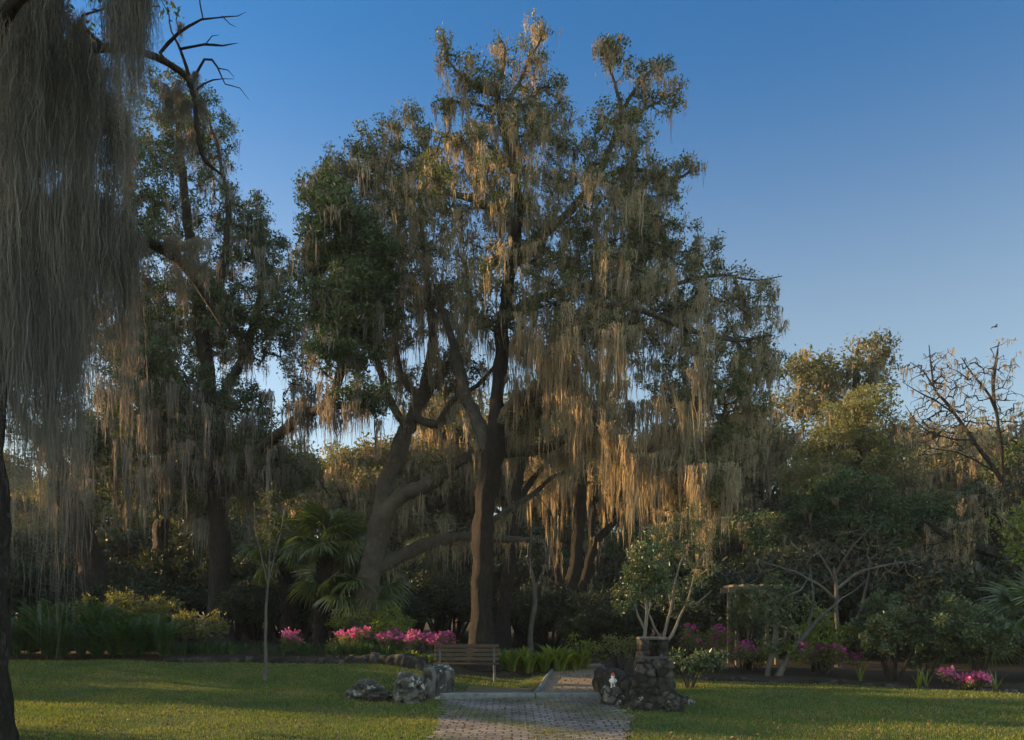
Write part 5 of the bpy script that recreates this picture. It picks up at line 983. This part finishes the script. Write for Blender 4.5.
# wooden arbor in the right bed
M['old_wood'] = noisemat('old_wood', [(.07, .055, .04), (.12, .10, .075), (.17, .145, .11)], 9, .3, .85, .006)
AB = np.array(T(745, 24.0)); ar = thing('garden_arbor', 'weathered wooden arbor with flat beam in the right flower bed', 'arbor', AB)
for (x, y) in ((-.24, 0), (.06, 0), (.2, .1), (-.24, .9), (.95, 0), (.95, .9)):
    b = MB(); b.box((x, y, 1.15), (.1, .1, 2.35), None, .008); V, F = b.arrays(); link('post', mesh('post', V, F, False), M['old_wood'], ar)
for y in (0, .9):
    b = MB(); b.box((.35, y - .075, 2.28), (1.75, .045, .16), None, .006); V, F = b.arrays(); link('beam', mesh('beam', V, F, False), M['old_wood'], ar)
for k in range(6):
    b = MB(); b.box((-.35 + .28 * k, .42, 2.4), (.05, 1.35, .075), None, .006); V, F = b.arrays(); link('rafter', mesh('rafter', V, F, False), M['old_wood'], ar)

# bird
bp_ = P(995, 327, 55); bd = thing('bird', 'small dark bird flying in the sky at upper right', 'bird', bp_)
M['feather'] = noisemat('feather', [(.02, .02, .02), (.04, .04, .04)], 20, .1)
V, F = tube(np.array([(-.2, 0, 0), (-.12, 0, .01), (0, 0, .02), (.1, 0, .02), (.16, 0, .03), (.2, 0, .025)]), [.03, .03, .055, .045, .03, .004], 8); link('body', mesh('body', V, F), M['feather'], bd)
for sg in (-1, 1):
    V = []
    for u, cw, z in [(0, .1, .03), (.16, .11, .1), (.32, .07, .08), (.44, .01, .03)]:
        for x, dz in ((.04 + .5 * cw - u * .15, 0), (.02 - u * .15, .012), (.04 - .5 * cw - u * .2, 0)): V.append((x, sg * u, z + dz))
    i = [[3 * k + j, 3 * k + j + 1, 3 * k + j + 4, 3 * k + j + 3] for k in range(3) for j in range(2)]; link('wing', mesh('wing', V, np.array(i)), M['feather'], bd)

# ------------------------------------------------------------------ unseen trees added outside the left edge to shade lawn, moss and oaks
for q, (x, y, kd, s) in enumerate([(-20, 14.0, 'dark', .55), (-20.5, 22.3, 'dark', .6), (-22, 25.4, 'dark', .7), (-25, 33, 'dark', .8), (-28, 24, 'dark', .7), (-15, 12.5, 'dark', 1.15), (-13, 9.5, 'mossy', 1.1), (-29, 18, 'mossy', .55)]):
    dup(protos[kd], (x, y, float(terrain(x, y))), q * 1.3, s)

pt = protos['tall']; pt.location = (-24, 30.5, float(terrain(-24, 30.5))); tag(pt, 'unseen high-crowned tree added outside the left edge to shade the oaks', 'tree')  # unseen tree, added so its high crown shades the upper oak crowns
# ------------------------------------------------------------------ grass blades and fallen leaves
r = rng_(500)
def lawn_points(n, y0, y1):
    y = y0 + (y1 - y0) * r.uniform(0, 1, n) ** 1.2; x = r.uniform(-.70, .70, n) * (y + .8)
    ok = (lawn_mask(x, y) > .5) & ~((y < 15.98) & (np.abs(x - brick_mid(y)) < brick_half(y) + r.normal(-.03, .05, n))) & ~((y > 15.7) & (np.abs(x - path_mid(y)) < .72)) & ~((y > 15.6) & (y < 18.3) & (np.abs(x + .28) < .75))
    return x[ok], y[ok]
x, y = lawn_points(330000, 9.6, 27)
den = .5 + .5 * np.sin(1.7 * x + 2 * np.sin(.9 * y)) * np.sin(1.3 * y + 1.5 * np.sin(.8 * x)); keep = r.uniform(0, 1, len(x)) < .45 + .55 * den; x, y = x[keep], y[keep]
n = len(x); h = r.uniform(.018, .05, n) * (.75 + .6 * den[keep]); a = r.uniform(0, 6.28, n); tl = r.uniform(.1, .9, n) * h; wd = r.uniform(.003, .006, n) * np.clip(y / 12, 1, 2)
z = terrain(x, y); p = np.stack([x, y, z - .004], -1); s = np.stack([-np.sin(a), np.cos(a), 0 * a], -1) * wd[:, None]; a2 = a + r.normal(0, .6, n)
tip = p + np.stack([np.cos(a2) * tl, np.sin(a2) * tl, h], -1); midp = p + np.stack([np.cos(a2) * tl * .3, np.sin(a2) * tl * .3, h * .6], -1)
V = np.stack([p - s, p + s, midp + s * .8, tip, midp - s * .8], 1).reshape(-1, 3); i = np.arange(n) * 5
tag(link('grass', mesh('grass', V, [np.stack([i, i + 1, i + 2, i + 4], -1), np.stack([i + 4, i + 2, i + 3], -1)], False), M['grass']), 'short mown grass blades over the lawn', 'grass', kind='stuff')
# weeds in the brick joints
n = 15000; y = r.uniform(10, 15.6, n); row = np.round(y / .16) * .16; y = row + r.normal(0, .018, n); x = brick_mid(y) + r.uniform(-1, 1, n) * brick_half(y); k = r.uniform(0, 1, n) < (.5 + .5 * np.sin(3 * x + 1.7 * y)) ** 2; x, y = x[k], y[k]
c = np.stack([x, y, terrain(x, y) + .012], -1); V, F = leaf_cloud(c, r.uniform(.015, .04, len(x)), .008, r, 1.2)
tag(link('joint_weeds', mesh('joint_weeds', V, F, False), M['grass']), 'tiny weeds growing in the joints of the brick path', 'weeds', kind='stuff')
x, y = lawn_points(6000, 10, 26); c = np.stack([x, y, terrain(x, y) + .03], -1); V, F = leaf_cloud(c, r.uniform(.03, .08, len(x)), r.uniform(.02, .04, len(x)), r, 0)
V2 = r.uniform(0, 1, 1500); xx = np.concatenate([r.uniform(.5, 2.3, 500), r.uniform(-1.0, 2.0, 300)]); yy = np.concatenate([r.uniform(16, 23, 500), r.uniform(10, 15.5, 300)])
c2 = np.stack([xx, yy, terrain(xx, yy) + .035], -1); VB, FB = leaf_cloud(c2, r.uniform(.03, .08, len(xx)), .03, r, 0)
m = MB(); m.add(V, F); m.add(VB, FB); V, F = m.arrays()
tag(link('fallen_leaves', mesh('fallen_leaves', V, F, False), M['litter']), 'brown fallen leaves scattered over lawn and path', 'leaves', kind='stuff')
HAZE = .0004

# ------------------------------------------------------------------ evening air
hm = bpy.data.materials.new('haze'); hm.use_nodes = True; hn = hm.node_tree; hn.nodes.clear(); ho = hn.nodes.new('ShaderNodeOutputMaterial'); hv = hn.nodes.new('ShaderNodeVolumePrincipled')
hv.inputs['Density'].default_value = HAZE; hv.inputs['Color'].default_value = (.86, .9, .95, 1); hv.inputs['Anisotropy'].default_value = 0.0; hn.links.new(hv.outputs[0], ho.inputs['Volume'])
hb = MB(); hb.box((250, 560, 12.5), (2400, 2000, 32)); V, F = hb.arrays()
tag(link('haze', mesh('haze', V, F, False), hm), 'thin evening haze between the trees', 'haze', kind='stuff')
